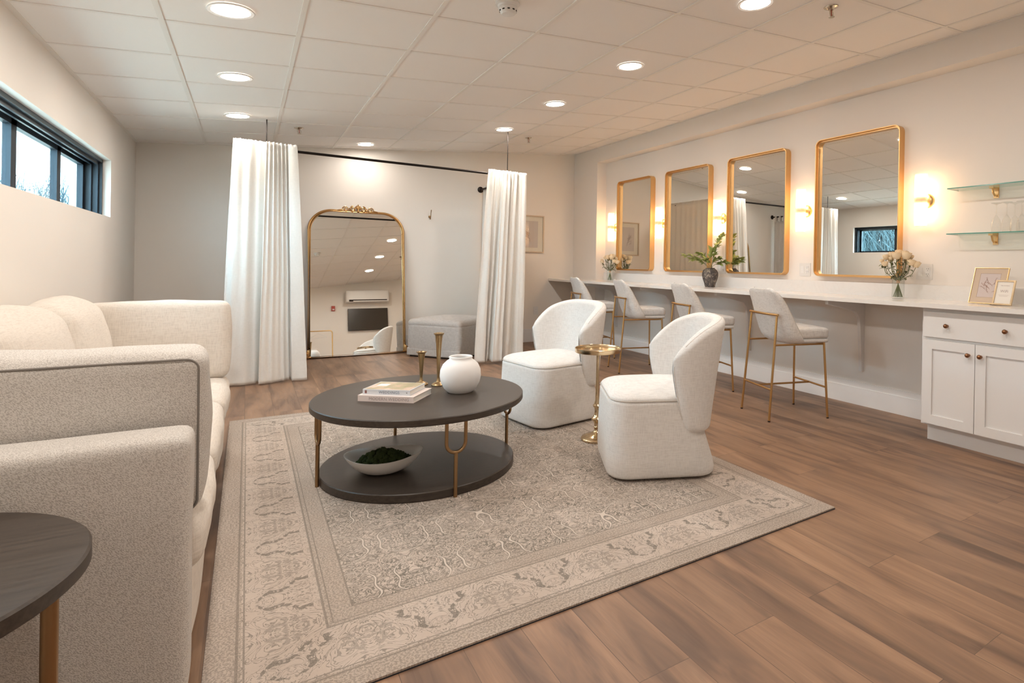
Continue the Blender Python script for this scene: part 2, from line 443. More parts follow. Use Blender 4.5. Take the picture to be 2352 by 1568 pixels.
    def mesh(s, name, m, smooth=True, ang=40):
        me = bpy.data.meshes.new(name); me.from_pydata([tuple(p) for p in s.v], [], s.f)
        bm = bmesh.new(); bm.from_mesh(me)
        bmesh.ops.recalc_face_normals(bm, faces=bm.faces); bm.to_mesh(me); bm.free()
        if smooth:
            me.polygons.foreach_set('use_smooth', [True] * len(me.polygons))
            me.set_sharp_from_angle(angle=math.radians(ang))
        me.materials.append(m); me.update(); return me
    def obj(s, name, m, parent=None, smooth=True, ang=40, loc=None, rot=None):
        o = bpy.data.objects.new(name, s.mesh(name, m, smooth, ang)); COL.objects.link(o)
        if parent: o.parent = parent
        if loc: o.location = loc
        if rot: o.rotation_euler = rot
        return o
def thing(name, label, cat, loc=(0, 0, 0), rz=0, group=None, rot=None):
    o = bpy.data.objects.new(name, None); COL.objects.link(o); o.empty_display_size = .1
    o.location = loc; o.rotation_euler = rot or (0, 0, rz)
    return tag(o, label, cat, group)
def tag(o, label, cat, group=None, kind=None):
    o['label'] = label; o['category'] = cat
    if group: o['group'] = group
    if kind: o['kind'] = kind
    return o
def struct(o): o['kind'] = 'structure'; return o
def kids(o): return [c for c in bpy.data.objects if c.parent == o]
def dup(root, loc, rz=None, label=None, rot=None):
    c = root.copy(); COL.objects.link(c); c.location = loc
    if rot: c.rotation_euler = rot
    elif rz is not None: c.rotation_euler = (0, 0, rz)
    if label: c['label'] = label
    for k in kids(root):
        d = k.copy(); COL.objects.link(d); d.parent = c
        for g in kids(k):
            e = g.copy(); COL.objects.link(e); e.parent = d
    return c
def rrect(w_, h_, r, n=8, cx=0, cy=0):
    o = []
    for (sx, sy, a0) in ((1, 1, 0), (-1, 1, 90), (-1, -1, 180), (1, -1, 270)):
        for i in range(n + 1):
            a = math.radians(a0 + 90 * i / n)
            o.append((cx + sx * (w_ / 2 - r) + r * math.cos(a), cy + sy * (h_ / 2 - r) + r * math.sin(a)))
    return o
def text_mesh(name, s, size, m, parent, mat4, extrude=.0004, align='CENTER', sx=1.0, space=1.0):
    cu = bpy.data.curves.new(name, 'FONT'); cu.body = s; cu.size = size; cu.extrude = extrude
    cu.align_x = align; cu.align_y = 'CENTER'; cu.space_character = space; cu.resolution_u = 3
    t = bpy.data.objects.new(name, cu); COL.objects.link(t)
    bpy.context.view_layer.update()
    me = bpy.data.meshes.new_from_object(t.evaluated_get(bpy.context.evaluated_depsgraph_get()))
    bpy.data.objects.remove(t); bpy.data.curves.remove(cu)
    me.transform(mat4 @ Matrix.Diagonal((sx, 1, 1, 1))); me.name = name
    me.materials.clear(); me.materials.append(m)
    o = bpy.data.objects.new(name, me); COL.objects.link(o); o.parent = parent; return o

# ------------------------------------------------------------------ room shell
XL, XR, XV, YB, YF = -.95, 4.13, 4.285, 7.52, -.42
SL = .1004
def cz(x): return 2.307 + (x - XL) * SL
struct(MB().box(XL - .3, XV + .3, YF - .3, YB + .3, -.1, 0).obj('floor', M_FLOOR, smooth=False))
WY0, WY1, WZ0, WZ1 = 3.12, 6.29, 1.465, 1.938
wl = MB(); X0, X1 = XL - .25, XL; ZT = 2.7
wl.box(X0, X1, YF - .25, WY0, 0, ZT); wl.box(X0, X1, WY1, YB, 0, ZT)
wl.box(X0, X1, WY0, WY1, 0, WZ0); wl.box(X0, X1, WY0, WY1, WZ1, ZT)
struct(wl.obj('wall_left', M_WALL, smooth=False))
struct(MB().box(XL - .25, XV + .25, YB, YB + .2, 0, 3.2).obj('wall_back', M_WALL, smooth=False))
struct(MB().box(XL - .25, XV + .25, YF - .2, YF, 0, 3.2).obj('wall_front', M_WALL, smooth=False))
wr = MB(); wr.box(XV, XV + .25, YF, YB, 0, 3.2)                     # recessed vanity wall
struct(wr.obj('wall_right', M_WALLR, smooth=False))
struct(MB().box(XR, XV, 6.84, YB, 0, 3.2).obj('trim_2', M_WALLR, smooth=False))          # thicker pier by the back wall
struct(MB().box(XR, XV, YF, 6.84, 2.612, 3.2).obj('trim_3', M_WALLR, smooth=False))      # soffit above the mirrors
# sloped ceiling
ce = MB(); xa, xb = XL - .25, XV + .1
ce.add([(xa, YF - .2, cz(xa)), (xb, YF - .2, cz(xb)), (xb, YB + .2, cz(xb)), (xa, YB + .2, cz(xa)),
        (xa, YF - .2, cz(xa) + .06), (xb, YF - .2, cz(xb) + .06), (xb, YB + .2, cz(xb) + .06), (xa, YB + .2, cz(xa) + .06)],
       [(0, 1, 2, 3), (7, 6, 5, 4), (0, 4, 5, 1), (1, 5, 6, 2), (2, 6, 7, 3), (3, 7, 4, 0)])
struct(ce.obj('ceiling', M_TILE, smooth=False))
# suspension grid: sloped strips just below the tiles
tg = MB()
def strip(x0, x1, y0, y1, dn=.006):
    vs = []
    for d in (0, dn):
        for (x, y) in ((x0, y0), (x1, y0), (x1, y1), (x0, y1)): vs.append((x, y, cz(x) - d + .0005))
    tg.add(vs, [(0, 1, 2, 3), (7, 6, 5, 4), (0, 4, 5, 1), (1, 5, 6, 2), (2, 6, 7, 3), (3, 7, 4, 0)])
for i in range(8):
    x = -.3816 + i * .6069; strip(x - .012, x + .012, YF, YB)
for j in range(-12, 7):
    y = 3.7435 + j * .6096
    if YF < y < YB: strip(XL, XR, y - .012, y + .012, .005)
strip(XL, XL + .022, YF, YB, .007); strip(XR - .022, XR, YF, YB, .007); strip(XL, XR, YB - .022, YB, .007)
struct(tg.obj('trim_1', M_TEE, smooth=False))
# baseboards
def bb_prof(m, x0, x1, y0, y1): m.box(x0, x1, y0, y1, 0, .15)
b = MB(); b.box(XL, XR, YB - .016, YB, 0, .145); b.box(XL, XR, YB - .010, YB, .145, .19); struct(b.obj('baseboard_back', M_TRIM, smooth=False))
b = MB(); b.box(XV - .016, XV, 1.985, 6.84, 0, .145); b.box(XV - .010, XV, 1.985, 6.84, .145, .19)
b.box(XR - .016, XR, 6.824, YB, 0, .145); b.box(XR - .010, XR, 6.824, YB, .145, .19); b.box(XR, XV, 6.824, 6.84, 0, .19)
struct(b.obj('baseboard_right', M_TRIM, smooth=False))
b = MB(); b.box(XL, XL + .016, YF, YB, 0, .145); b.box(XL, XL + .010, YF, YB, .145, .19); struct(b.obj('baseboard_left', M_TRIM, smooth=False))
b = MB(); b.box(XL, XV, YF, YF + .016, 0, .145); b.box(XL, XV, YF, YF + .010, .145, .19); struct(b.obj('baseboard_front', M_TRIM, smooth=False))
# window: deep black frame, sashes, panes
wn = bpy.data.objects.new('window_1', None); COL.objects.link(wn); wn.location = (XL, (WY0 + WY1) / 2, WZ0); struct(wn)
def wbox(m, x0, x1, y0, y1, z0, z1): oy = (WY0 + WY1) / 2; return m.box(x0 - XL, x1 - XL, y0 - oy, y1 - oy, z0 - WZ0, z1 - WZ0)
f = MB(); fx0, fx1 = -1.15, -1.0; t_ = .028
wbox(f, fx0, fx1, WY0, WY1, WZ0, WZ0 + .012); wbox(f, fx0, fx1, WY0, WY1, WZ1 - t_, WZ1)
wbox(f, fx0, fx1, WY0, WY0 + t_, WZ0, WZ1); wbox(f, fx0, fx1, WY1 - t_, WY1, WZ0, WZ1)
for (a, b_) in ((-1.035, -1.022), (-1.075, -1.062)):               # tracks
    wbox(f, a, b_, WY0, WY1, WZ1 - .05, WZ1); wbox(f, a, b_, WY1 - .05, WY1, WZ0, WZ1)
f.obj('window_frame', M_FRAMEBLK, wn, smooth=False)
mull = [4.60, 5.52]
for k, (a, b_) in enumerate(((WY0 + .03, 4.60), (4.60, 5.52), (5.52, 6.26))):
    sx = -1.125
    m_ = MB(); q = .045
    wbox(m_, sx - .018, sx + .018, a, a + q, WZ0 + .012, WZ1 - t_); wbox(m_, sx - .018, sx + .018, b_ - q, b_, WZ0 + .012, WZ1 - t_)
    wbox(m_, sx - .018, sx + .018, a, b_, WZ0 + .012, WZ0 + .03); wbox(m_, sx - .018, sx + .018, a, b_, WZ1 - t_ - .035, WZ1 - t_)
    o = m_.obj('window_sash', M_FRAMEBLK, wn, smooth=False)
    g = MB(); wbox(g, sx - .002, sx + .002, a + q, b_ - q, WZ0 + .03, WZ1 - t_ - .035); g.obj('window_pane', M_WGLASS, o, smooth=False)
# outside
M_GROUND = paint('pale_bounce_grass', (.56, .46, .38), .95, .3, 20)  # unseen ground, its pale warm colour set to bounce daylight onto the ceiling
og = MB().box(-60, XL - .26, -30, 40, -.5, -.302); tag(og.obj('lawn', M_GROUND, smooth=False), 'unseen lawn outside the black slider window, paled to bounce light indoors', 'grass', kind='stuff')
M_BARK = mat('bark', (.016, .032, .040), .9)
def bare_tree(x, y, h, seed, label):
    rnd = random.Random(seed); m = MB()
    def br(p, d, L, r, depth):
        q = [p]; dd = d.copy()
        for i in range(3):
            dd = (dd + Vector((rnd.uniform(-.12, .12), rnd.uniform(-.12, .12), rnd.uniform(-.02, .1)))).normalized()
            q.append(q[-1] + dd * L / 3)
        m.tube(q, [r, r * .85, r * .7, r * .5], 4 if depth < 3 else 5, caps=False)
        if depth > 0:
            for k in range(4 if depth > 2 else 3):
                base = q[rnd.choice((1, 2, 3))] if k else q[3]
                nd = (dd + Vector((rnd.uniform(-.8, .8), rnd.uniform(-.8, .8), rnd.uniform(-.25, .6)))).normalized()
                br(base, nd, L * rnd.uniform(.6, .8), r * .55, depth - 1)
    br(Vector((0, 0, 0)), Vector((0, 0, 1)), h * .28, h * .022, 5)
    o = m.obj('bare_tree', M_BARK, smooth=False); o.location = (x, y, -.3)
    tag(o, label, 'tree', 'leafless trees outside the window')
bare_tree(-4.62, 24.0, 4.6, 2, 'leafless tree outside, seen in the pane nearest the back corner')
bare_tree(-5.75, 25.5, 4.4, 5, 'leafless tree outside, low at the right of the middle window pane')
bare_tree(-5.25, 22.0, 3.9, 8, 'leafless tree outside, low in the centre of the middle window pane')
bare_tree(-5.05, 20.2, 4.5, 11, 'leafless tree outside at the left edge of the photo')
bare_tree(-8.2, 33.0, 5.4, 21, 'leafless tree outside, furthest from the window')
def hedge(x, y, sx, sy, h, seed, cnt, label):
    rnd = random.Random(seed); m = MB()
    for i in range(cnt):
        p = Vector((rnd.uniform(-sx, sx), rnd.uniform(-sy, sy), 0)); hh = h * rnd.uniform(.5, 1)
        m.tube([p, p + Vector((rnd.uniform(-.4, .4), rnd.uniform(-.4, .4), hh * .6)), p + Vector((rnd.uniform(-.9, .9), rnd.uniform(-.9, .9), hh))], [.02, .014, .006], 3, caps=False)
    o = m.obj('brushwood', mat('brush_twigs', (.062, .090, .098), .9), smooth=False); o.location = (x, y, -.3)
    tag(o, label, 'bushes', kind='stuff')
hedge(-6.6, 29, 2.6, 1.6, 4.5, 3, 1600, 'tangle of bare blue-grey brush below the trees seen through the window')
hedge(-11.5, 11.5, .9, 5.5, 4.6, 4, 5200, 'bare woodland brush reflected in the nearest vanity mirror window')

# ------------------------------------------------------------------ ceiling fittings
def make_downlight():
    t = thing('recessed_light', '', 'ceiling light', group='round recessed ceiling lights')
    MB().lathe([(.083, -.003), (.098, -.003), (.102, -.009), (.098, -.012), (.083, -.010)], 36, caps=False).obj('trim_ring', M_WHITE, t)
    MB().lathe([(.0001, -.0075), (.085, -.0075), (.085, -.004), (.0001, -.004)], 36).obj('diffuser', M_LAMP, t)
    ld = bpy.data.lights.new('lamp', 'AREA'); ld.shape = 'DISK'; ld.size = .165; ld.energy = LAMP_W; ld.color = LAMP_C; ld.spread = math.radians(178)
    lo = bpy.data.objects.new('lamp', ld); COL.objects.link(lo); lo.parent = t; lo.location = (0, 0, -.009)
    return t
dl = [(-.085, 3.465, 'round recessed light at top left, nearest the camera above the sofa'),
      (-.085, 4.705, 'round recessed light in the left row, middle of the three seen'),
      (-.085, 5.958, 'round recessed light in the left row, in front of the left curtain'),
      (2.352, 2.205, 'round recessed light cut by the top edge of the photo at right'),
      (2.352, 3.448, 'round recessed light in the right row, above the second mirror from the right'),
      (2.352, 4.680, 'round recessed light in the right row above the farthest bar stools'),
      (2.352, 5.922, 'round recessed light beside the hanger rod of the right curtain'),
      (1.137, 7.169, 'round recessed light against the back wall above the arched mirror')]
d0 = make_downlight(); first = True
rest = [(-.085, 2.22), (-.085, .98), (2.352, .965)]
rest_l = ['round recessed light in the left row above the near sofa arm, just above the photo', 'round recessed light in the left row above the dark side table, outside the photo', 'round recessed light lowest of the three reflected in the arched floor mirror']
for (x, y, lb) in dl + [(x, y, l_) for (x, y), l_ in zip(rest, rest_l)]:
    if first: o = d0; first = False
    else: o = dup(d0, (0, 0, 0))
    o.location = (x, y, cz(x)); o.rotation_euler = (0, -math.atan(SL), 0); o['label'] = lb
    if y > 5.9 and x < 2:
        for k_ in kids(o):
            if k_.type == 'LIGHT': k_.data = k_.data.copy(); k_.data.energy = LAMP_W * (.30 if y > 7 else .55)
# smoke detector
t = thing('smoke_detector', 'white round smoke detector on the ceiling at top centre', 'smoke detector', (1.117, 2.80, cz(1.117)), rot=(0, -math.atan(SL), 0))
MB().lathe([(.062, 0), (.064, -.012), (.052, -.016), (.05, -.024)], 32).obj('base_plate', M_WHITE, t)
MB().lathe([(.0001, -.024), (.05, -.024), (.052, -.032), (.045, -.04), (.042, -.052), (.034, -.062), (.0001, -.066)], 32).obj('cap', M_WHITE, t)
v_ = MB()
for k in range(10):
    a = 2 * PI * k / 10; v_.box(.040, .0455, -.006, .006, -.048, -.042); 
    n8 = len(v_.v)
    for i in range(n8 - 8, n8):
        p = Vector(v_.v[i]); v_.v[i] = tuple(Matrix.Rotation(a, 3, 'Z') @ p)
v_.obj('vent_slots', M_DARKG, t, smooth=False)
def sprinkler(x, y, label):
    t = thing('sprinkler_head', label, 'fire sprinkler', (x, y, cz(x)), rot=(0, -math.atan(SL), 0), group='ceiling fire sprinklers')
    MB().lathe([(.0001, -.001), (.042, -.001), (.040, -.006), (.022, -.012), (.014, -.02), (.0001, -.021)], 28).obj('escutcheon', M_NICKEL, t)
    f = MB()
    for s in (-1, 1): f.tube([(s * .010, 0, -.018), (s * .014, 0, -.035), (s * .012, 0, -.05), (s * .004, 0, -.060)], .0028, 6)
    f.obj('yoke', M_NICKEL, t)
    MB().cyl((0, 0, -.02), (0, 0, -.055), .0035, 8).obj('glass_bulb', mat('red_bulb', (.35, .08, .04), .2), t)
    MB().lathe([(.0001, -.060), (.018, -.060), (.018, -.062), (.0001, -.063)], 16).obj('deflector', M_NICKEL, t)
sprinkler(2.825, 2.05, 'chrome sprinkler head at top right, largest of the three')
sprinkler(.405, 6.39, 'small chrome sprinkler head just right of the left curtain')
sprinkler(2.83, 6.34, 'small chrome sprinkler head beside the right curtain, toward the vanity wall')

# ------------------------------------------------------------------ fitting corner: rods and curtains
YR, ZR = 6.08, 2.152
XCL, XCR = -.085, 2.655
t = thing('curtain_rod', 'black steel curtain rod frame hung from the ceiling around the floor mirror', 'curtain rod', (0, YR, ZR))
MB().tube([(XCL, 0, 0), (XCR, 0, 0)], .0125, 14).obj('front_rail', M_BLACK, t)
for (x, nm) in ((XCL, 'side_rail'), (XCR, 'side_rail')):
    MB().tube([(x, 0, 0), (x, YB - YR, 0)], .0125, 14).obj(nm, M_BLACK, t)
    MB().lathe([(.0001, 0), (.036, 0), (.042, .006), (.038, .014), (.0001, .024)], 20, (x, YB - YR, 0), Matrix.Rotation(PI / 2, 3, 'X')).obj('wall_flange', M_BLACK, t)
for x in (.132, 2.461):
    MB().tube([(x, 0, 0), (x, 0, cz(x) - ZR)], .0045, 8).obj('ceiling_hanger', M_BLACK, t)
def curtain(name, label, cols, y, ztop, zbot, m, n=120, rows=40, seed=1, group=None, along='x', sag=.0):
    """cols: control points across the cloth (u, x_top, x_bottom, pleat phase, pleat depth, deep fold)"""
    def lerp(k, u):
        for a, b_ in zip(cols, cols[1:]):
            if u <= b_[0]:
                f = (u - a[0]) / max(1e-6, b_[0] - a[0]); f = f * f * (3 - 2 * f) if k == 5 else f
                return a[k] + (b_[k] - a[k]) * f
        return cols[-1][k]
    def fn(u, v):
        s = v ** .85
        x = lerp(1, u) * (1 - s) + lerp(2, u) * s
        fine = math.sin(2 * PI * lerp(3, u)) * lerp(4, u) * (1 - .8 * v) * (1 if v > .035 else .75)
        d = fine + lerp(5, u) * (.22 + .78 * v ** .7)
        d += mnoise.noise(Vector((u * 7 + seed, v * 2.4, seed))) * .016 * (.2 + v)
        d += mnoise.noise(Vector((u * 16 + seed, v * 13, seed + 9))) * .0035 * (.3 + v)
        if v > .82: d += mnoise.noise(Vector((u * 9, v * 22, seed + 5))) * .010 * (v - .82) / .18
        x += mnoise.noise(Vector((u * 4 + seed * 3, v * 3.0, 2))) * .010 * v
        z = ztop + (zbot - ztop) * v
        if v < .04: z += .009 * mnoise.noise(Vector((u * 34, seed, 0)))
        if abs(v - .045) < .02: d *= .8
        return (x, d, z) if along == 'x' else (d, x, z)
    o = MB().grid(fn, n, rows).obj(name, m, smooth=True, ang=180)
    so = o.modifiers.new('thickness', 'SOLIDIFY'); so.thickness = .004
    o.location = (0, y, 0) if along == 'x' else (y, 0, 0)
    tag(o, label, 'curtain', group)
    return o, fn
def fold_cols(u0, u1, xt0, xt1, xb0, xb1, nf, at, ab, seed):
    rnd = random.Random(seed); o = []
    for i in range(nf * 2 + 1):
        f = i / (nf * 2); s = 1 if i % 2 else -1
        j = rnd.uniform(-.2, .2) / (nf * 2) if 0 < i < nf * 2 else 0
        o.append((u0 + (u1 - u0) * f, xt0 + (xt1 - xt0) * (f + j), xb0 + (xb1 - xb0) * (f + j * 1.5), 0, 0, s * ab * rnd.uniform(.6, 1.2)))
    return o
cols = [(0, -.115, -.185, 0, .004, .02), (.12, -.07, -.13, .7, .010, -.03), (.28, .0, -.02, 1.6, .012, -.045), (.40, .07, .06, 2.4, .012, -.01), (.47, .115, .125, 3, .010, .055), (.50, .128, .118, 3.2, .010, .03),
        (.54, .135, .100, 4, .016, -.075), (.64, .18, .19, 5.5, .018, -.055), (.74, .235, .28, 7.3, .018, .0), (.82, .28, .335, 8.8, .018, .03), (.86, .297, .35, 9.2, .012, .05), (.90, .300, .355, 9.5, .010, -.03), (1.0, .372, .480, 10, .005, -.045)]
curtain('curtain', 'tall white curtain gathered at the left of the arched floor mirror', cols, YR - .036, 2.205, .014, M_CURT, seed=2, n=300, rows=80)
cols = [(0, 2.223, 2.085, 0, .004, -.03), (.16, 2.295, 2.20, 1, .014, -.045), (.20, 2.305, 2.212, 1.6, .014, .055), (.26, 2.335, 2.235, 2.4, .014, -.03), (.34, 2.385, 2.27, 3.5, .015, .045), (.39, 2.405, 2.285, 4.1, .015, -.075),
        (.54, 2.475, 2.39, 5.6, .016, -.06), (.61, 2.505, 2.41, 6.4, .016, .04), (.69, 2.545, 2.46, 7.3, .014, -.035), (.79, 2.59, 2.53, 8.2, .014, .02), (.83, 2.60, 2.54, 8.7, .012, .055), (.89, 2.63, 2.60, 9.2, .010, -.02), (1.0, 2.684, 2.665, 10, .004, -.03)]
curtain('curtain', 'white curtain gathered at the right end of the rod beside the ottoman', cols, YR - .036, 2.195, .035, M_CURT, seed=6, n=300, rows=80)
# side curtains along the side rails (tab topped)
def side_curtain(x, label, m, seed, y0, y1, tabs, zt):
    cc = fold_cols(0, 1, y0, y1, y0, y1, 9, .012, .036 if tabs else .022, seed)
    o, f_ = curtain('curtain', label, cc, x, zt, .03, m, n=160, rows=30, seed=seed, along='y')
    if not tabs: return
    k = 9
    for i in range(k):
        yy = y0 + (y1 - y0) * (i + .5) / k; tb = MB()
        tb.prism([(-.017, 2.05), (-.014, 2.05), (-.014, 2.166), (.014, 2.166), (.014, 2.05), (.017, 2.05), (.017, 2.169), (-.017, 2.169)], yy - .022, yy + .022, 'y')
        tb.obj('tab_loop', m, o, smooth=False)
side_curtain(XCR + .018, 'flat white curtain on the right side rail, reflected in a vanity mirror', M_CURT, 12, 6.3, 7.44, False, 2.19)
side_curtain(XCL, 'grey tab-top curtain by the back wall, seen only in a vanity mirror', M_CURTG, 13, 6.55, 7.46, True, 2.07)

# arched floor mirror, leaning on the back wall
LEAN = .130
t = thing('floor_mirror', 'large arched gold floor mirror with carved crest leaning on back wall', 'mirror', (1.118, 7.30, .012), rot=(-LEAN, 0, 0))
W_, H_ = 1.055, 1.745
def arch(w_, h_, r, n=14):
    p = [(-w_ / 2, 0), (w_ / 2, 0)]
    for i in range(n + 1):
        a = PI / 2 * i / n; p.append((w_ / 2 - r + r * math.cos(a), h_ - r + r * math.sin(a)))
    for i in range(n + 1):
        a = PI / 2 + PI / 2 * i / n; p.append((-w_ / 2 + r + r * math.cos(a), h_ - r + r * math.sin(a)))
    return p
MB().prism(arch(W_ - .03, H_ - .01, .24), -.004, .004, 'y').obj('mirror_glass', M_MIRROR, t, smooth=False)
MB().prism(arch(W_ - .02, H_ - .005, .24), .005, .018, 'y').obj('backing_board', M_DARKG, t, smooth=False)
ap = arch(W_, H_, .25, 18)
pth = [(x, 0, z) for x, z in ap]
fm = MB(); fm.tube(pth, .013, 10, closed=True); fm.tube([(x * .968, -.008, z * .986 + .012) for x, z in ap], .006, 8, closed=True)
fm.obj('frame', M_GOLD, t)
def scroll(m, cx, cz_, r, turns, a0, dirn, rad=.006, y=-.016):
    P = []
    for i in range(26):
        f = i / 25; a = a0 + dirn * turns * 2 * PI * f; rr = r * (1 - .72 * f)
        P.append((cx + rr * math.cos(a), y, cz_ + rr * math.sin(a)))
    m.tube(P, [rad * (1 - .4 * i / 25) for i in range(26)], 8)
cr = MB()
for s in (-1, 1):
    scroll(cr, s * .055, H_ + .030, .034, 1.35, PI / 2 if s > 0 else PI / 2, -s, .0065)
    scroll(cr, s * .058, H_ + .028, .030, 1.1, -PI / 2, s, .005)
    scroll(cr, s * .140, H_ + .022, .034, 1.3, (0 if s > 0 else PI), s, .0055)
    scroll(cr, s * .125, H_ + .022, .024, 1.1, -PI / 2, s, .0045)
    cr.tube([(s * .17, -.012, H_ + .012), (s * .2, -.012, H_ + .006), (s * .225, -.012, H_ + .004)], [.009, .010, .006], 8)
    cr.tube([(s * .10, -.014, H_ + .012), (s * .095, -.018, H_ + .035)], [.012, .006], 8)
for k in range(7):
    a = math.radians(-66 + 22 * k); L = .062 if k == 3 else .056 - abs(k - 3) * .005
    cr.tube([(0, -.014, H_ + .018), (math.sin(a) * L * .6, -.022, H_ + .022 + math.cos(a) * L * .6), (math.sin(a) * L, -.018, H_ + .022 + math.cos(a) * L)], [.006, .009, .005], 8)
cr.tube([(0, -.016, H_ - .006), (0, -.020, H_ + .045)], [.012, .009], 10)
cr.obj('crest', M_GOLD, t)
for s in (-1, 1):
    c_ = MB()
    for k in range(6):
        a = math.radians(100 - 20 * k); L = .085 - .006 * k
        c_.tube([(s * (W_ / 2 + .0), -.012, .015), (s * (W_ / 2 - .0 + .03 * math.cos(a) * 1.2), -.024, .02 + L * .55 * math.sin(a)), (s * (W_ / 2 + .045 * math.cos(a)), -.018, .012 + L * math.sin(a))], [.014, .013, .006], 8)
    c_.tube([(s * (W_ / 2 + .03), -.01, .008), (s * (W_ / 2 - .03), -.012, .008)], [.016, .010], 10)
    c_.obj('corner_ornament', M_GOLD, t)
# coat hook
t = thing('wall_hook', 'small bronze coat hook on back wall right of the floor mirror', 'hook', (1.977, YB, 1.735))
MB().lathe([(.0001, 0), (.016, 0), (.016, .005), (.0001, .008)], 16, (0, 0, 0), Matrix.Rotation(PI / 2, 3, 'X')).obj('hook_plate', M_BRASSD, t)
MB().tube([(0, -.004, -.01), (0, -.03, -.022), (0, -.052, .0), (0, -.06, .045), (0, -.075, .085)], [.006, .006, .005, .005, .006], 8).obj('long_arm', M_BRASSD, t)
MB().tube([(0, -.01, -.012), (.0, -.03, -.035), (0, -.045, -.03), (0, -.048, -.012)], [.005, .005, .004, .005], 8).obj('short_arm', M_BRASSD, t)
# framed print on the back wall
def botanical(m, w_, h_, seed, n=7, thick=.0011):
    rnd = random.Random(seed)
    for i in range(n):
        x, z = rnd.uniform(-.25, .25) * w_, rnd.uniform(-.42, .1) * h_; a = rnd.uniform(.6, 2.5)
        P = [(x, z)]
        for k in range(5):
            a += rnd.uniform(-.35, .35); L = h_ * .07; x += math.cos(a) * L; z += math.sin(a) * L
            if abs(x) > w_ * .46 or abs(z) > h_ * .47: break
            P.append((x, z))
            for s in (-1, 1):
                b_ = a + s * rnd.uniform(.5, 1.1); l2 = h_ * rnd.uniform(.035, .06)
                q = (x + math.cos(b_) * l2, z + math.sin(b_) * l2); w2 = l2 * .22
                mx, mz = (x + q[0]) / 2, (z + q[1]) / 2; nx, nz = -math.sin(b_) * w2, math.cos(b_) * w2
                m.add([(x, 0, z), (mx + nx, 0, mz + nz), (q[0], 0, q[1]), (mx - nx, 0, mz - nz)], [(0, 1, 2, 3)])
        if len(P) > 1: m.tube([(a_, 0, b_) for a_, b_ in P], thick, 4)
t = thing('framed_print', 'pale wood framed botanical print on back wall right of the curtains', 'picture', (3.395, YB - .002, 1.577))
w_, h_ = .46, .545
fr = MB(); q = .018
fr.box(-w_ / 2, w_ / 2, -.022, 0, h_ / 2 - q, h_ / 2); fr.box(-w_ / 2, w_ / 2, -.022, 0, -h_ / 2, -h_ / 2 + q)
fr.box(-w_ / 2, -w_ / 2 + q, -.022, 0, -h_ / 2 + q, h_ / 2 - q); fr.box(w_ / 2 - q, w_ / 2, -.022, 0, -h_ / 2 + q, h_ / 2 - q)
fr.obj('frame', mat('pale_oak', (.62, .50, .38), .6), t, smooth=False)
MB().box(-w_ / 2 + q, w_ / 2 - q, -.008, 0, -h_ / 2 + q, h_ / 2 - q).obj('mat_board', mat('cream_mat', (.87, .82, .73), .8), t, smooth=False)
MB().box(-.135, .135, -.0095, -.0082, -.20, .19).obj('print', mat('grey_print_paper', (.70, .63, .60), .8), t, smooth=False)
bt = MB(); botanical(bt, .2, .30, 5, 8); o = bt.obj('drawing', M_INKL, t, smooth=False); o.location = (0, -.0102, 0)
MB().box(-w_ / 2 + q, w_ / 2 - q, -.016, -.0145, -h_ / 2 + q, h_ / 2 - q).obj('glazing', M_GLASS, t, smooth=False)
# outlets
def outlet(loc, rz, label, wide=False, group=None):
    t = thing('wall_outlet', label, 'outlet', loc, rz, group)
    w2 = .062 if wide else .037
    MB().prism(rrect(w2 * 2, .12, .006, 3), -.006, -.0004, 'y').obj('cover_plate', M_WHITE, t, smooth=False)
    x0 = .027 if wide else 0
    so_ = MB().prism(rrect(.034, .068, .004, 2, x0), -.0085, -.0062, 'y').obj('socket', mat('socket_white', (.82, .81, .79), .35), t, smooth=False)
    for zz in (-.02, .02):
        for b_ in ((x0 - .008, x0 - .006, -.0092, -.0087, zz - .001, zz + .008), (x0 + .006, x0 + .008, -.0092, -.0087, zz - .001, zz + .008), (x0 - .002, x0 + .002, -.0092, -.0087, zz - .012, zz - .008)):
            MB().box(*b_).obj('slot', M_DARKG, so_, smooth=False)
    if wide: MB().prism(rrect(.034, .068, .004, 2, -.027), -.0085, -.0062, 'y').obj('rocker_switch', mat('rocker_white', (.82, .81, .79), .35), t, smooth=False)
outlet((3.522, YB, .454), 0, 'white outlet low on the back wall under the framed print')
for (y, lb) in ((3.335, 'white switch and outlet plate between the two nearest vanity mirrors'), (2.232, 'white switch and outlet plate behind the near rose bouquet'),
                (4.435, 'white switch and outlet plate right of the dark vase'), (5.47, 'white switch and outlet plate between the two farthest vanity mirrors')):
    outlet((XV, y, 1.132), -PI / 2, lb, True, 'outlets along the vanity wall')

# ------------------------------------------------------------------ vanity wall
# mirrors (local: +Y = along wall, frame projects to -X)
def vanity_mirror():
    t = thing('vanity_mirror', '', 'mirror', group='gold framed vanity mirrors')
    w_, h_, D = .785, 1.215, .072
    out = rrect(w_, h_, .055, 8); inn = rrect(w_ - .014, h_ - .014, .048, 8); n = len(out)
    inn2 = rrect(w_ - .036, h_ - .036, .040, 8)
    vs = []
    for (ring, x) in ((out, 0), (out, -D), (inn, -D), (inn, -D + .022), (inn2, -D + .022), (inn2, -.022)):
        vs += [(x, p[0], p[1]) for p in ring]
    fs = []
    for k in range(5):
        for i in range(n):
            j = (i + 1) % n; fs.append((k * n + i, k * n + j, (k + 1) * n + j, (k + 1) * n + i))
    m = MB().add(vs, fs); m.obj('frame', M_GOLDV, t, ang=35)
    MB().prism(rrect(w_ - .03, h_ - .03, .042, 8), -.024, -.02, 'x').obj('mirror_glass', M_MIRROR, t, smooth=False)
    return t
vm = vanity_mirror()
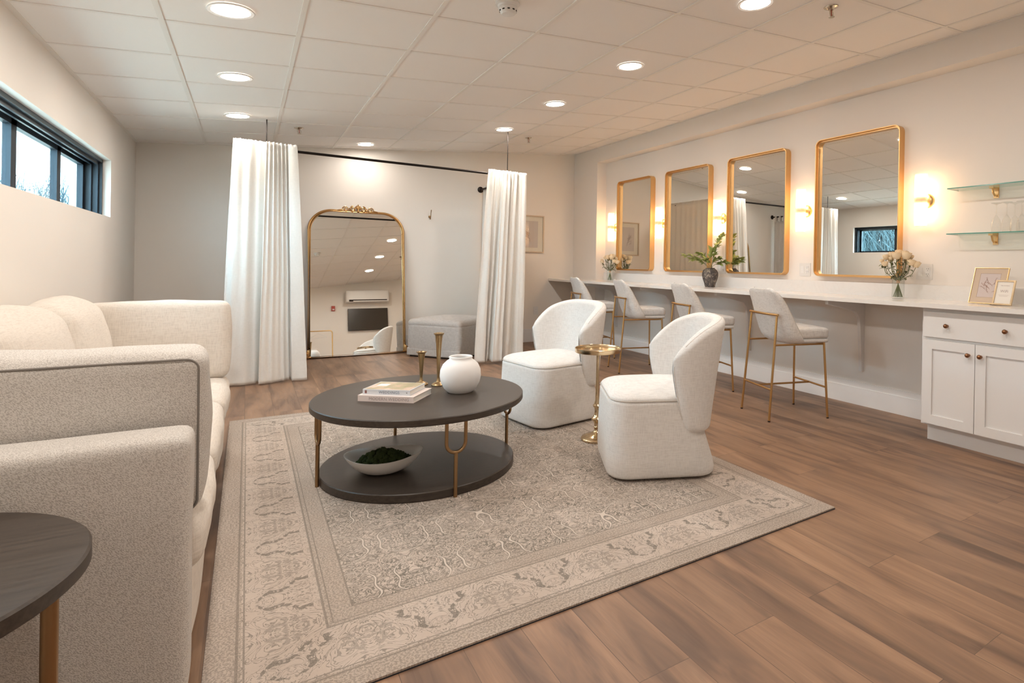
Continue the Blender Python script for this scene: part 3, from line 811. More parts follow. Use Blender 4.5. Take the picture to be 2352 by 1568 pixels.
for i, (y, lb) in enumerate(((2.80, 'tall gold framed vanity mirror nearest the camera, reflecting the window'),
                             (3.915, 'gold framed vanity mirror second from the right, above the third stool'),
                             (4.985, 'gold framed vanity mirror third from the right, behind the dark vase'),
                             (6.055, 'gold framed vanity mirror farthest away, beside the far rose bouquet'))):
    o = vm if i == 0 else dup(vm, (0, 0, 0)); o.location = (XV, y, 1.684); o['label'] = lb
def sconce():
    t = thing('wall_sconce', '', 'wall light', group='frosted tube wall sconces')
    ry = Matrix.Rotation(-PI / 2, 3, 'Y')
    MB().lathe([(.0001, 0), (.057, 0), (.057, .006), (.050, .016), (.030, .026), (.0001, .03)], 32, (0, 0, 0), ry).obj('backplate', M_BRASS, t)
    MB().tube([(-.02, 0, 0), (-.06, 0, 0)], .012, 12).obj('stem', M_BRASS, t)
    MB().lathe([(.042, -.198), (.0455, -.192), (.0455, .192), (.042, .198), (.039, .196), (.039, -.196), (.042, -.198)], 32, (-.085, 0, 0), caps=False).obj('glass_tube', M_FROST, t)
    MB().lathe([(.0001, -.03), (.030, -.03), (.030, .03), (.0001, .03)], 24, (-.085, 0, 0)).obj('lamp_holder', M_BRASS, t)
    for s in (-1, 1):
        MB().lathe([(.0001, .032), (.012, .034), (.0165, .045), (.0165, .135), (.010, .148), (.0001, .150)] if s > 0 else [(.0001, -.150), (.010, -.148), (.0165, -.135), (.0165, -.045), (.012, -.034), (.0001, -.032)], 14, (-.085, 0, 0)).obj('bulb', M_BULB, t)
    return t
sc = sconce()
for i, (y, lb) in enumerate(((2.225, 'lit frosted tube sconce nearest the camera, beside the glass shelves'),
                             (3.33, 'lit frosted tube sconce between the two nearest vanity mirrors'),
                             (4.43, 'lit frosted tube sconce above the dark leafy vase'),
                             (5.47, 'lit frosted tube sconce between the two farthest vanity mirrors'),
                             (6.56, 'lit frosted tube sconce farthest away, in the wall recess corner'))):
    o = sc if i == 0 else dup(sc, (0, 0, 0)); o.location = (XV, y, 1.672); o['label'] = lb
# countertop
ZC = .925
XC = 3.715
t = thing('countertop', 'long white quartz vanity counter with low backsplash', 'counter', (XV, 4.4, ZC))
c = MB().prism([(XC - XV, 1.15 - 4.4), (-.001, 1.15 - 4.4), (-.001, 6.838 - 4.4), (XR - XV, 6.838 - 4.4), (XR - XV, YB - .001 - 4.4), (XC - XV, YB - .001 - 4.4)], -.03, 0)
c.obj('slab', M_QUARTZ, t, smooth=False)
MB().box(-.02, -.0005, 1.15 - 4.4, 6.838 - 4.4, 0, .108).obj('backsplash', M_QUARTZ, t, smooth=False)
# support brackets
def bracket():
    t = thing('counter_bracket', '', 'bracket', group='painted brackets under the counter')
    # plate in the xz plane: wall at x=0, reaches -X
    prof = [(0, 0), (-.50, 0), (-.50, -.025), (-.30, -.06), (-.12, -.10), (-.075, -.15), (-.062, -.22), (-.03, -.60), (0, -.60)]
    MB().prism(prof, -.014, .014, 'y').obj('web', M_TRIM, t, smooth=False)
    MB().box(-.52, 0, -.03, .03, 0, .006).obj('top_plate', M_TRIM, t, smooth=False)
    return t
bk = bracket()
for i, (y, lb) in enumerate(((2.735, 'white curved counter bracket between nearest stool and the cabinet'), (4.0, 'white curved counter bracket behind the nearest bar stool'),
                             (5.25, 'white curved counter bracket behind the second bar stool from the camera'), (6.5, 'white curved counter bracket at the far end of the counter'))):
    o = bk if i == 0 else dup(bk, (0, 0, 0)); o.location = (XV - .0005, y, ZC - .0365); o['label'] = lb
# base cabinet
XF = 3.762
t = thing('base_cabinet', 'white shaker base cabinet with one drawer and two doors', 'cabinet', (XV, 1.64, 0))
def cb(m, x0, x1, y0, y1, z0, z1): return m.box(x0 - XV, x1 - XV, y0 - 1.64, y1 - 1.64, z0, z1)
m_ = MB(); cb(m_, XF + .02, XV - .001, 1.30, 1.975, .112, ZC - .031); m_.obj('carcass', M_CAB, t, smooth=False)
m_ = MB(); cb(m_, XF + .075, XV - .001, 1.30, 1.958, 0, .112); m_.obj('toe_kick', M_CAB, t, smooth=False)
def knob(par, y, z):
    k = MB(); ry = Matrix.Rotation(-PI / 2, 3, 'Y')
    k.lathe([(.0001, 0), (.009, 0), (.0085, .004), (.0055, .009), (.006, .014), (.0125, .018), (.0145, .024), (.012, .031), (.006, .035), (.0001, .036)], 20, (XF - XV, y - 1.64, z), ry)
    k.obj('knob', M_KNOB, par)
m_ = MB(); cb(m_, XF, XF + .0195, 1.312, 1.960, .700, .868); dr = m_.obj('drawer_front', M_CAB, t, smooth=False); dr.modifiers.new('bevel', 'BEVEL').width = .0015
knob(dr, 1.806, .783); knob(dr, 1.466, .783)
for (y0, y1, ky) in ((1.638, 1.960, 1.672), (1.312, 1.634, 1.602)):
    q = .060; m_ = MB()
    cb(m_, XF, XF + .0195, y0, y0 + q, .124, .682); cb(m_, XF, XF + .0195, y1 - q, y1, .124, .682)
    cb(m_, XF, XF + .0195, y0 + q, y1 - q, .124, .124 + q); cb(m_, XF, XF + .0195, y0 + q, y1 - q, .682 - q, .682)
    cb(m_, XF + .009, XF + .0195, y0 + q - .001, y1 - q + .001, .124 + q - .001, .682 - q + .001)
    d_ = m_.obj('door', M_CAB, t, smooth=False); knob(d_, ky, .612)
# glass shelves with curved brass brackets
M_SHELF = thinglass('shelf_glass', (.86, .95, .92)); M_SHEDGE = mat('green_glass_edge', (.10, .34, .28), .15)
for (z, lb) in ((1.727, 'upper glass shelf on brass brackets at the right edge'), (1.404, 'lower glass shelf holding upturned champagne flutes')):
    t = thing('glass_shelf', lb, 'shelf', (XV, 1.6, z), group='glass wall shelves')
    MB().box(-.165, -.002, -.60, .395, -.0035, .0035).obj('pane', M_SHELF, t, smooth=False)
    e = MB(); e.box(-.1665, -.165, -.60, .3965, -.0035, .0035); e.box(-.165, -.002, .395, .3965, -.0035, .0035)
    e.obj('polished_edge', M_SHEDGE, t, smooth=False)
    for yy in (.145, -.45):
        k = MB(); k.box(-.006, 0, yy - .016, yy + .016, -.075, .004)
        k.tube([(-.006, yy, -.055), (-.028, yy, -.060), (-.05, yy, -.045), (-.062, yy, -.018), (-.06, yy, -.012)], .007, 8)
        k.box(-.085, -.006, yy - .013, yy + .013, -.014, -.0037)
        k.obj('shelf_bracket', M_BRASS, t)
def flute():
    t = thing('champagne_flute', '', 'wine glass', group='upturned champagne flutes on the lower shelf')
    MB().lathe([(.027, 0), (.029, .03), (.029, .055), (.022, .085), (.010, .105), (.0035, .115), (.0030, .118), (.0028, .175), (.004, .185), (.012, .190), (.031, .196), (.032, .197), (.031, .198), (.0001, .199)], 28, caps=False).obj('glass_body', M_FLUTE, t)
    return t
M_FLUTE = thinglass('flute_glass', (.97, .97, .96), 2.6)
fl = flute()
for i, (x, y, lb) in enumerate(((4.175, 1.70, 'upturned champagne flute at the left end of the lower shelf'), (4.17, 1.635, 'upturned champagne flute second from the left on the lower shelf'),
                                (4.235, 1.612, 'upturned champagne flute set back behind the second flute'), (4.17, 1.548, 'upturned champagne flute cut by the right edge of the photo'))):
    o = fl if i == 0 else dup(fl, (0, 0, 0)); o.location = (x, y, 1.4080); o['label'] = lb
# frames standing on the counter (local: faces -Y, leans back)
def stand_frame(name, label, loc, rz, w_, h_, q, matf, lean, lip=.0):
    t = thing(name, label, 'picture frame', loc, rot=(-lean, 0, rz))
    fr = MB()
    fr.box(-w_ / 2, w_ / 2, -.012, 0, h_ - q, h_); fr.box(-w_ / 2, w_ / 2, -.012, 0, 0, q)
    fr.box(-w_ / 2, -w_ / 2 + q, -.012, 0, q, h_ - q); fr.box(w_ / 2 - q, w_ / 2, -.012, 0, q, h_ - q)
    fr.obj('frame', matf, t, smooth=False)
    return t
rz = -math.radians(62)
rz1 = math.radians(-94)
t = stand_frame('photo_frame', 'large beige matted frame with branch drawing standing on the counter', (4.02, 1.690, ZC + .0030), rz1, .212, .250, .0035, M_BRASS, .34)
MB().box(-.1025, .1025, -.007, -.001, .0035, .2465).obj('mat_board', mat('beige_linen_mat', (.60, .48, .37), .8), t, smooth=False)
MB().box(-.062, .062, -.0082, -.0071, .045, .208).obj('print', mat('grey_print', (.60, .52, .50), .8), t, smooth=False)
MB().box(-.064, -.062, -.0084, -.0071, .043, .210).box(-.064, .064, -.0084, -.0071, .208, .210).obj('mat_edge', mat('mat_bevel', (.34, .25, .20), .8), t, smooth=False)
bt = MB(); botanical(bt, .115, .150, 11, 9, .0006); o = bt.obj('drawing', mat('brown_ink', (.36, .22, .17), .8), t, smooth=False); o.location = (0, -.0086, .128)
MB().prism([(.001, .10), (.09, .030), (.094, .030), (.001, .12)], -.02, .02, 'x').obj('easel_back', M_DARKG, t, smooth=False)
t = stand_frame('sign_frame', 'small gold frame with WiFi card standing in front of the beige frame', (3.965, 1.572, ZC + .0030), math.radians(-94), .114, .166, .009, M_CHAMP, .34)
MB().box(-.048, .048, -.006, -.001, .009, .157).obj('card', M_PAPER, t, smooth=False)
rot4 = Matrix.Rotation(PI / 2, 4, 'X')
def tm(x, z): return Matrix.Translation((x, -.0064, z)) @ rot4
text_mesh('lettering', 'THE FOUNDRY', .0068, M_INKL, t, tm(0, .130), space=1.2)
text_mesh('lettering', 'WiFi', .025, M_INKL, t, tm(0, .092), sx=.95)
for k_, (ww, zz_) in enumerate(((.030, .067), (.024, .059))):   # rows of print too small to read in the photo
    MB().box(-ww, ww, -.0066, -.0061, zz_ - .0006, zz_ + .0006).obj('fine_print', M_INKL, t, smooth=False)
# ------------------------------------------------------------------ flowers
def leaf(m, p, d, L, wd, up_=Vector((0, 0, 1)), curl=.15):
    d = d.normalized(); s = d.cross(up_)
    if s.length < .05: s = Vector((1, 0, 0))
    s.normalize(); n = s.cross(d).normalized()
    pts = []
    for f, w_ in ((0, .02), (.25, .75), (.5, 1), (.75, .68), (1, 0.02)):
        c = p + d * L * f - n * (curl * L * f * f)
        pts += [c - s * wd * w_ / 2 + n * wd * .08 * w_, c, c + s * wd * w_ / 2 + n * wd * .08 * w_]
    fs = []
    for i in range(4):
        for k in range(2): fs.append((i * 3 + k, i * 3 + k + 1, i * 3 + k + 4, i * 3 + k + 3))
    m.add(pts, fs)
def rose(m, c, r, ax, seed):
    rnd = random.Random(seed); ax = ax.normalized()
    q = ax.to_track_quat('Z', 'Y').to_matrix()
    for layer, (rr, hh, n) in enumerate(((.35, .95, 3), (.62, 1.0, 5), (.90, .92, 6))):
        for k in range(n):
            a = 2 * PI * (k + layer * .37) / n + rnd.uniform(-.15, .15)
            wdt = 2 * PI / n * .75
            def fn(u, v):
                th = a + (u - .5) * 2 * wdt * (.35 + .65 * math.sin(PI * min(1, v * .62 + .18)))
                bulge = math.sin(PI * (v * .62 + .08)) ** .7
                rad = r * rr * (.30 + .75 * bulge) + r * .10 * (v ** 3) * (layer + .3)
                z = r * (-.75 + 1.55 * v * hh) - .10 * r * abs(u - .5) * 2 * v
                return Vector(c) + q @ Vector((rad * math.cos(th), rad * math.sin(th), z))
            m.grid(fn, 6, 6)
def bouquet(loc, label, seed, rz=0, sc_=1.0):
    t = thing('rose_bouquet', label, 'flowers', loc, rz, 'rose bouquets in glass vases')
    t.scale = (sc_,) * 3
    rnd = random.Random(seed)
    heads = [(-.115, -.02, .285, .017), (-.098, -.05, .262, .024), (-.085, .03, .315, .026), (-.055, -.02, .305, .016), (-.045, .02, .335, .027), (-.02, -.055, .325, .034), (.005, .04, .35, .028),
             (.012, 0, .335, .022), (.045, .03, .345, .026), (.045, -.055, .325, .036), (.085, .0, .318, .020), (.078, -.05, .275, .030), (.115, -.03, .262, .032), (.06, .06, .30, .026), (-.05, .07, .30, .026)]
    st = MB(); lf = MB()
    for i, (x, y, z, r) in enumerate(heads):
        head = Vector((x, y, z)); knot = Vector((x * .05, y * .05, .132)); foot = Vector((-x * .28, -y * .28, .012))
        mid = (head + knot) / 2 + Vector((x * .25, y * .25, -.012))
        st.tube([foot, knot, (knot * .5 + mid * .5), mid, head - Vector((0, 0, r * .7))], .0022, 6)
        ro = MB(); rose(ro, head, r, (head - mid) + Vector((0, 0, .05)), seed * 31 + i); ro.obj('rose', M_ROSE, t, ang=80)
        ax = (head - mid).normalized()
        for k in range(5):
            a = 2 * PI * k / 5; s = Vector((math.cos(a), math.sin(a), 0))
            leaf(lf, head - ax * r * .85 + s * r * .25, ax * 1.0 + s * .5, r * 1.5, r * .45, curl=-.1)
        for k in range(9):
            f = rnd.uniform(.25, .98); p = knot.lerp(mid, f) if k % 2 else mid.lerp(head, f * .8)
            d = Vector((rnd.uniform(-1, 1), rnd.uniform(-1, 1), rnd.uniform(-.3, .6)))
            leaf(lf, p, d, rnd.uniform(.030, .048), rnd.uniform(.014, .022), curl=.3)
    st.obj('stems', M_STEM, t); lf.obj('leaves', M_LEAFD, t, ang=80)
    MB().lathe([(.0001, .118), (.0125, .118), (.0125, .142), (.0001, .142)], 16).obj('ribbon', mat('ribbon_peach', (.72, .45, .28), .7), t)
    return t
def glass_vase(loc, label, rz=0):
    t = thing('glass_vase', label, 'vase', loc, rz, 'clear glass cylinder vases')
    MB().lathe([(.0001, 0), (.043, 0), (.0435, .003), (.0435, .178), (.0415, .178), (.0415, .010), (.0001, .009)], 40, caps=False).obj('glass_body', M_VGLASS, t)
for (x, y, l1, l2, sd) in ((4.09, 2.328, 'cream rose bouquet in front of the nearest vanity mirror', 'clear glass vase nearest the camera holding roses', 3),
                       (4.13, 6.46, 'cream rose bouquet at the far end of the counter', 'clear glass vase at the far end of the counter', 9)):
    glass_vase((x, y, ZC), l2); bouquet((x, y, ZC), l1, sd, math.radians(-55))
# dark pot with leafy branches
PXY = (4.10, 4.42)
t = thing('dark_vase', 'weathered dark grey pottery vase on the counter', 'vase', (PXY[0], PXY[1], ZC))
MB().lathe([(.0001, 0), (.050, 0), (.053, .004), (.062, .04), (.078, .085), (.087, .125), (.086, .152), (.074, .180), (.052, .197), (.047, .200), (.050, .206), (.044, .206), (.042, .196), (.0001, .10)], 48, caps=False).obj('pot_body', M_POT, t)
def branch(tip, label, seed, n=17, L=.064, W=.030):
    t = thing('leafy_branch', label, 'foliage', (PXY[0], PXY[1], ZC), 0, 'green branches in the dark vase')
    rnd = random.Random(seed); tip = Vector(tip)
    a = Vector((tip.x * .06, tip.y * .06, .11)); b_ = Vector((tip.x * .12, tip.y * .12, .22)); c = Vector((tip.x * .55, tip.y * .55, .22 + (tip.z - .22) * .75))
    P = [a, b_, b_.lerp(c, .5) + Vector((0, 0, .01)), c, c.lerp(tip, .5) + Vector((0, 0, .008)), tip]
    MB().tube(P, [.0022, .002, .002, .0017, .0013, .0008], 6).obj('twig', M_STEM, t)
    lf = MB()
    for i in range(n):
        f = .25 + .75 * i / (n - 1); k = f * (len(P) - 2) + 1; k0 = min(int(k), len(P) - 2); p = P[k0].lerp(P[k0 + 1], min(1, k - k0))
        d = (P[k0 + 1] - P[k0]).normalized()
        for s in (-1, 1):
            side = d.cross(Vector((rnd.uniform(-.6, .6), rnd.uniform(-.6, .6), 1))).normalized() * s
            leaf(lf, p, d * .8 + side * .75 + Vector((0, 0, rnd.uniform(-.35, .35))), L * rnd.uniform(.75, 1.1), W * rnd.uniform(.8, 1.1), Vector((rnd.uniform(-.7, .7), rnd.uniform(-.7, .7), 1)), .2)
    lf.obj('leaves', M_LEAF, t, ang=80)
# direction along the image: left = (-.83 , .56), right = (.83,-.56)
for i, (a, bq, z, lb) in enumerate(((-.28, .0, .34, 'leafy green branch arching farthest left from the dark vase'), (-.20, -.06, .30, 'leafy green branch drooping left of the dark vase'),
                                   (-.12, .03, .36, 'leafy green branch rising left from the dark vase'), (.02, .04, .40, 'leafy green branch standing near the middle of the dark vase'),
                                   (.13, -.02, .56, 'tallest leafy green branch above the dark vase'), (.22, -.02, .27, 'leafy green branch drooping right toward the gold mirror'),
                                   (.10, .06, .46, 'leafy green branch leaning to the mirror behind the dark vase'), (-.06, -.10, .29, 'short leafy green branch at the front of the dark vase'),
                                   (.08, -.10, .31, 'short leafy green branch at front right of the dark vase'))):
    dxy = Vector((.80, -.60)) * a + Vector((.60, .80)) * bq
    branch((min(dxy.x, .10), dxy.y, z), lb, 40 + i)

# ------------------------------------------------------------------ bar stools (local: +X faces the counter)
def bar_stool():
    t = thing('bar_stool', '', 'bar stool', group='linen bar stools at the counter')
    R_ = .0088; zs = .565
    legs = [(-.250, .20, -.186, .180, .785), (-.250, -.20, -.186, -.180, .785), (.250, .22, .228, .19, zs + .012), (.250, -.22, .228, -.19, zs + .012)]
    for (x0, y0, x1, y1, zt) in legs:
        l = MB().tube([(x0, y0, .006), (x1, y1, zt)], R_, 12).obj('leg', M_BRASSL, t)
        MB().cyl((x0, y0, 0), (x0 + .0006, y0, .010), R_ * 1.05, 12).obj('foot_cap', M_DARKG, l)
    def at(i, z): x0, y0, x1, y1, zt = legs[i]; f = z / zt; return (x0 + (x1 - x0) * f, y0 + (y1 - y0) * f, z)
    MB().tube([at(0, .235), at(1, .235)], R_ * .85, 10).obj('stretcher', M_BRASSL, t)
    MB().tube([at(2, .235), at(3, .235)], R_ * .85, 10).obj('stretcher', M_BRASSL, t)
    a = at(0, .235); b_ = at(2, .235)
    MB().tube([(a[0], 0, .235), (b_[0], 0, .235)], R_ * .85, 10).obj('stretcher', M_BRASSL, t)
    bar = [(-.188 - .016 * math.cos(PI * y / .40), y, .790) for y in [(-.200 + .40 * k / 10) for k in range(11)]]
    MB().tube(bar, R_, 12).obj('back_rail', M_BRASSL, t)
    fr = MB(); zf = zs - .0; fr.tube([at(0, zf), at(2, zf)], R_ * .8, 8); fr.tube([at(1, zf), at(3, zf)], R_ * .8, 8); fr.tube([at(2, zf), at(3, zf)], R_ * .8, 8)
    fr.obj('seat_frame', M_BRASSL, t)
    # tub shell: rows z -> (half width, x of side edge, x of rear)
    rows = [(.978, .10, -.212, -.217), (.972, .15, -.210, -.216), (.955, .182, -.198, -.214), (.92, .198, -.165, -.206), (.86, .205, -.125, -.190), (.81, .209, -.098, -.178), (.76, .212, -.070, -.164),
            (.71, .215, -.045, -.150), (.66, .217, -.015, -.132), (.62, .215, .015, -.115), (.59, .205, .035, -.09), (.574, .175, .02, -.05)]
    def lr(z, k):
        for a_, b_ in zip(rows, rows[1:]):
            if z >= b_[0]:
                f = (a_[0] - z) / (a_[0] - b_[0]); return a_[k] + (b_[k] - a_[k]) * f
        return rows[-1][k]
    TH = .022
    def shell(off):
        def fn(u, v):
            vi = v * (len(rows) - 1); i = min(int(vi), len(rows) - 2); f = vi - i
            z, hw, xe, xr = [rows[i][k] * (1 - f) + rows[i + 1][k] * f for k in range(4)]
            ph = (u * 2 - 1) * PI / 2
            sg = 1 if ph > 0 else -1
            c_, s_ = max(0, math.cos(ph)) ** .62, abs(math.sin(ph)) ** .72
            return (xe + (xr + off - xe) * c_, sg * (hw - off) * s_, z)
        return fn
    o = MB().grid(shell(0), 41, 34).obj('back_shell', M_STOOL, t, ang=180)
    so = o.modifiers.new('solid', 'SOLIDIFY'); so.thickness = TH; so.offset = 0
    bv = o.modifiers.new('soft', 'BEVEL'); bv.width = .008; bv.segments = 3; bv.limit_method = 'ANGLE'; bv.angle_limit = math.radians(50)
    MB().puff(.240, .400, .034, .016, (.148, 0, .590), n=12).obj('seat_base', M_STOOL, t)
    MB().puff(.330, .405, .084, .026, (.108, 0, .646), pz=.008, n=16).obj('seat_cushion', M_STOOL, t)
    # welt along the side edge
    for s in (-1, 1):
        P = [(xe + .004, s * (hw + .006), z) for (z, hw, xe, xr) in rows[2:10]]
        MB().tube(P, .004, 6).obj('piping', M_PIPE, t)
    return t
M_BRASSL = metal('stool_brass', (.62, .38, .16), .32)
st0 = bar_stool()
for i, (x, y, a, lb) in enumerate(((3.50, 2.913, -16.4, 'linen bar stool with brass legs nearest the camera, fully in view'),
                                   (3.51, 3.925, -15, 'linen bar stool second nearest the camera, behind the right armchair'),
                                   (3.545, 4.995, -16, 'linen bar stool third from the camera, behind the gold drink table'),
                                   (3.53, 5.965, -12, 'linen bar stool farthest away, near the back wall'))):
    o = st0 if i == 0 else dup(st0, (0, 0, 0)); o.location = (x, y, 0); o.rotation_euler = (0, 0, math.radians(a)); o['label'] = lb

# ------------------------------------------------------------------ rug
rw, rh = RUG[1] - RUG[0], RUG[3] - RUG[2]
t = thing('area_rug', 'large beige faded Persian style rug under the coffee table', 'rug', ((RUG[0] + RUG[1]) / 2, (RUG[2] + RUG[3]) / 2, 0))
MB().box(-rw / 2, rw / 2, -rh / 2, rh / 2, .003, .009).obj('pile', M_RUG, t, smooth=False)
e = .006
MB().box(-rw / 2 - .001, rw / 2 + .001, -rh / 2 - .001, rh / 2 + .001, 0, .0034).obj('edge_binding', mat('rug_binding', (.02, .022, .03), .8), t, smooth=False)
ZR0 = .009

# ------------------------------------------------------------------ coffee table
TC = (.812, 3.175)
t = thing('coffee_table', 'round two-tier espresso wood coffee table with bronze legs', 'coffee table', (TC[0], TC[1], ZR0))
def disc(m, r, z0, z1, e=.004, n=96): return m.lathe([(.0001, z0), (r - e, z0), (r, z0 + e), (r, z1 - e), (r - e, z1), (.0001, z1)], n)
disc(MB(), .547, .366, .401).obj('tabletop', M_DWOOD, t)
disc(MB(), .500, .001, .043).obj('lower_shelf', M_DWOOD, t)
for k, ang in enumerate((-86.5, 3.5, 93.5, 183.5)):
    a = math.radians(ang); rr = .5105; c = Vector((rr * math.cos(a), rr * math.sin(a), 0)); tn = Vector((-math.sin(a), math.cos(a), 0))
    l = MB(); hw = .047; zu = .262
    l.tube([c + Vector((0, 0, .0005)), c + Vector((0, 0, zu - hw + .001))], .0095, 12)
    U = [c + tn * hw + Vector((0, 0, .366))]
    for i in range(13):
        b_ = PI * i / 12; U.append(c + tn * hw * math.cos(b_) + Vector((0, 0, zu - hw * math.sin(b_) + .0)))
    U.append(c - tn * hw + Vector((0, 0, .366)))
    l.tube(U, .0085, 12)
    l.obj('leg', M_BRASSD, t)
ZT = ZR0 + .401
# books
def book(loc, rz, L, D, T, label, cover, spine_txt, tcol, size):
    """local: spine on -Y side running along X, block opens to +Y"""
    t = thing('book', label, 'book', loc, rz, 'wedding books on the coffee table')
    MB().box(0, L, .0, D, 0, .0025).box(0, L, 0, D, T - .0025, T).box(0, L, 0, .0025, .0025, T - .0025).obj('cover', cover, t, smooth=False)
    MB().box(.003, L - .003, .003, D - .004, .0026, T - .0026).obj('pages', M_PAPER, t, smooth=False)
    text_mesh('spine_lettering', spine_txt, size, tcol, t, Matrix.Translation((L * .56, -.0006, T * .48)) @ rot4, space=1.05)
    return t
d1 = Vector((.233, -.189)); a1 = math.atan2(d1.y, d1.x)
M_CV1 = mat('blush_cover', (.78, .68, .64), .45); M_CV2 = mat('pale_blue_cover', (.66, .68, .71), .4)
b1 = book((.483, 3.160, ZT + .0002), a1, .300, .216, .0315, 'lower blush book MODERN WEDDING on the coffee table', M_CV1, 'MODERN WEDDING', mat('taupe_ink', (.42, .34, .32), .6), .0225)
text_mesh('spine_mark', '<', .016, mat('pale_mark', (.70, .76, .82), .5), b1, Matrix.Translation((.278, -.0006, .0155)) @ rot4)
b2 = book((.507, 3.165, ZT + .0319), a1 + .02, .253, .190, .0270, 'upper pale blue book WEDDINGS with floral cover', M_CV2, 'WEDDINGS', mat('slate_ink', (.22, .26, .33), .6), .0205)
text_mesh('spine_mark', '<', .014, M_DARKG, b2, Matrix.Translation((.236, -.0006, .0130)) @ rot4)
MB().box(.012, .022, -.0008, -.0001, .006, .021).obj('spine_mark', mat('maroon', (.22, .09, .08), .6), b2, smooth=False)
def m_floral():
    m = mat('floral_photo', (.5, .45, .3), .35); t = NT(m); v = t.obj()
    n = t.noise(v, 14, 4, .6); n2 = t.noise(v, 45, 3, .6)
    c = t.ramp(n, [(.38, (.30, .28, .14)), (.5, (.42, .36, .20)), (.58, (.62, .42, .32)), (.7, (.72, .60, .50))])
    t.color(t.mix(t.math('MULTIPLY', n2, .5), c, (.55, .42, .30, 1))); return m
MB().box(.006, .247, .006, .184, .0271, .0275).obj('cover_picture', m_floral(), b2, smooth=False)
MB().box(.030, .085, .085, .135, .0276, .0279).obj('cover_label', M_PAPER, b2, smooth=False)
# white vase
t = thing('white_vase', 'round matte white ceramic vase on the coffee table', 'vase', (1.005, 3.120, ZT))
MB().lathe([(.0001, 0), (.066, 0), (.070, .003), (.090, .025), (.105, .055), (.112, .090), (.109, .125), (.096, .155), (.076, .175), (.064, .182), (.062, .187), (.064, .194), (.064, .198), (.060, .201), (.055, .197), (.053, .187), (.062, .178), (.08, .16), (.095, .12), (.09, .06), (.0001, .02)], 64, caps=False).obj('vase_body', M_CERAM, t)
def candlestick(loc, h, rt_, label):
    t = thing('candlestick', label, 'candle holder', loc, 0, 'aged brass candlesticks')
    MB().lathe([(.0001, 0), (.038, 0), (.0395, .004), (.036, .009), (.026, .015), (.014, .020), (.009, .030), (.0075, .05), (.009, h * .30), (.012, h * .55), (.0155, h * .75), (.019, h * .88), (.022, h * .955), (.030, h * .985), (.030, h), (.020, h), (.014, h * .97), (.0001, h * .90)], 36, caps=False).obj('stem', M_CAND, t)
M_CAND = metal('antique_brass', (.46, .32, .17), .33, .35, 45)
candlestick((.945, 3.345, ZT), .309, .028, 'tall flared brass candlestick beside the white vase')
candlestick((.862, 3.405, ZT), .196, .026, 'short flared brass candlestick behind the wedding books')
# bowl with moss
BZ = ZR0 + .043
t = thing('bowl', 'oval off-white ceramic bowl on the lower table shelf', 'bowl', (.600, 3.085, BZ), math.radians(-20))
def bowlf(k, zoff=0):
    def fn(u, v):
        a = 2 * PI * u
        if k == 0: rr = .30 + .70 * (v ** .75); z = .002 + .088 * v ** 1.9
        else: rr = (1 - v * .98) * .965; z = .006 + .084 * ((1 - v) ** 1.9)
        ax, ay = .190, .158
        z += (.007 * math.cos(2 * a) + .005 * math.cos(a + 1)) * (v if k == 0 else 1 - v)
        r_ = rr * (1 + .02 * math.sin(3 * a))
        return (ax * r_ * math.cos(a), ay * r_ * math.sin(a), z)
    return fn
bw = MB(); bw.grid(bowlf(0), 64, 12, cu=True); bw.grid(bowlf(1), 64, 12, cu=True)
n = 64; base0 = 11 * n; base1 = 12 * n
for i in range(n): bw.f.append((base0 + i, base0 + (i + 1) % n, base1 + (i + 1) % n, base1 + i))
bw.f.append(tuple(range(n))[::-1])
bw.obj('bowl_body', paint('bowl_glaze', (.90, .885, .86), .5, .15, 30), t, ang=80)
rnd = random.Random(3); ms = MB()
for i in range(170):
    a = rnd.uniform(0, 2 * PI); q = math.sqrt(rnd.uniform(0, 1)); x, y = .128 * q * math.cos(a), .082 * q * math.sin(a)
    r_ = rnd.uniform(.010, .018); z = .045 + .052 * (1 - q * q) + rnd.uniform(-.006, .006)
    def fn(u, v, x=x, y=y, z=z, r_=r_, s=i):
        th, ph = 2 * PI * u, PI * v; d = Vector((math.cos(th) * math.sin(ph), math.sin(th) * math.sin(ph), math.cos(ph)))
        k = r_ * (1 + .35 * mnoise.noise(d * 3.2 + Vector((s, 0, 0)))); return Vector((x, y, z)) + d * k
    ms.grid(fn, 12, 8, cu=True)
mm = mat('moss', (.018, .035, .008), .95); t2 = NT(mm); t2.bump(t2.noise(t2.obj(), 260, 3), 1.0, .004); m_leafvar(mm, (.045, .07, .014))
o = ms.obj('moss', mm, ang=180); o.location = (.600, 3.085, BZ); o.rotation_euler = (0, 0, math.radians(-20))
tag(o, 'dark green preserved moss heaped in the oval bowl', 'moss', kind='stuff')

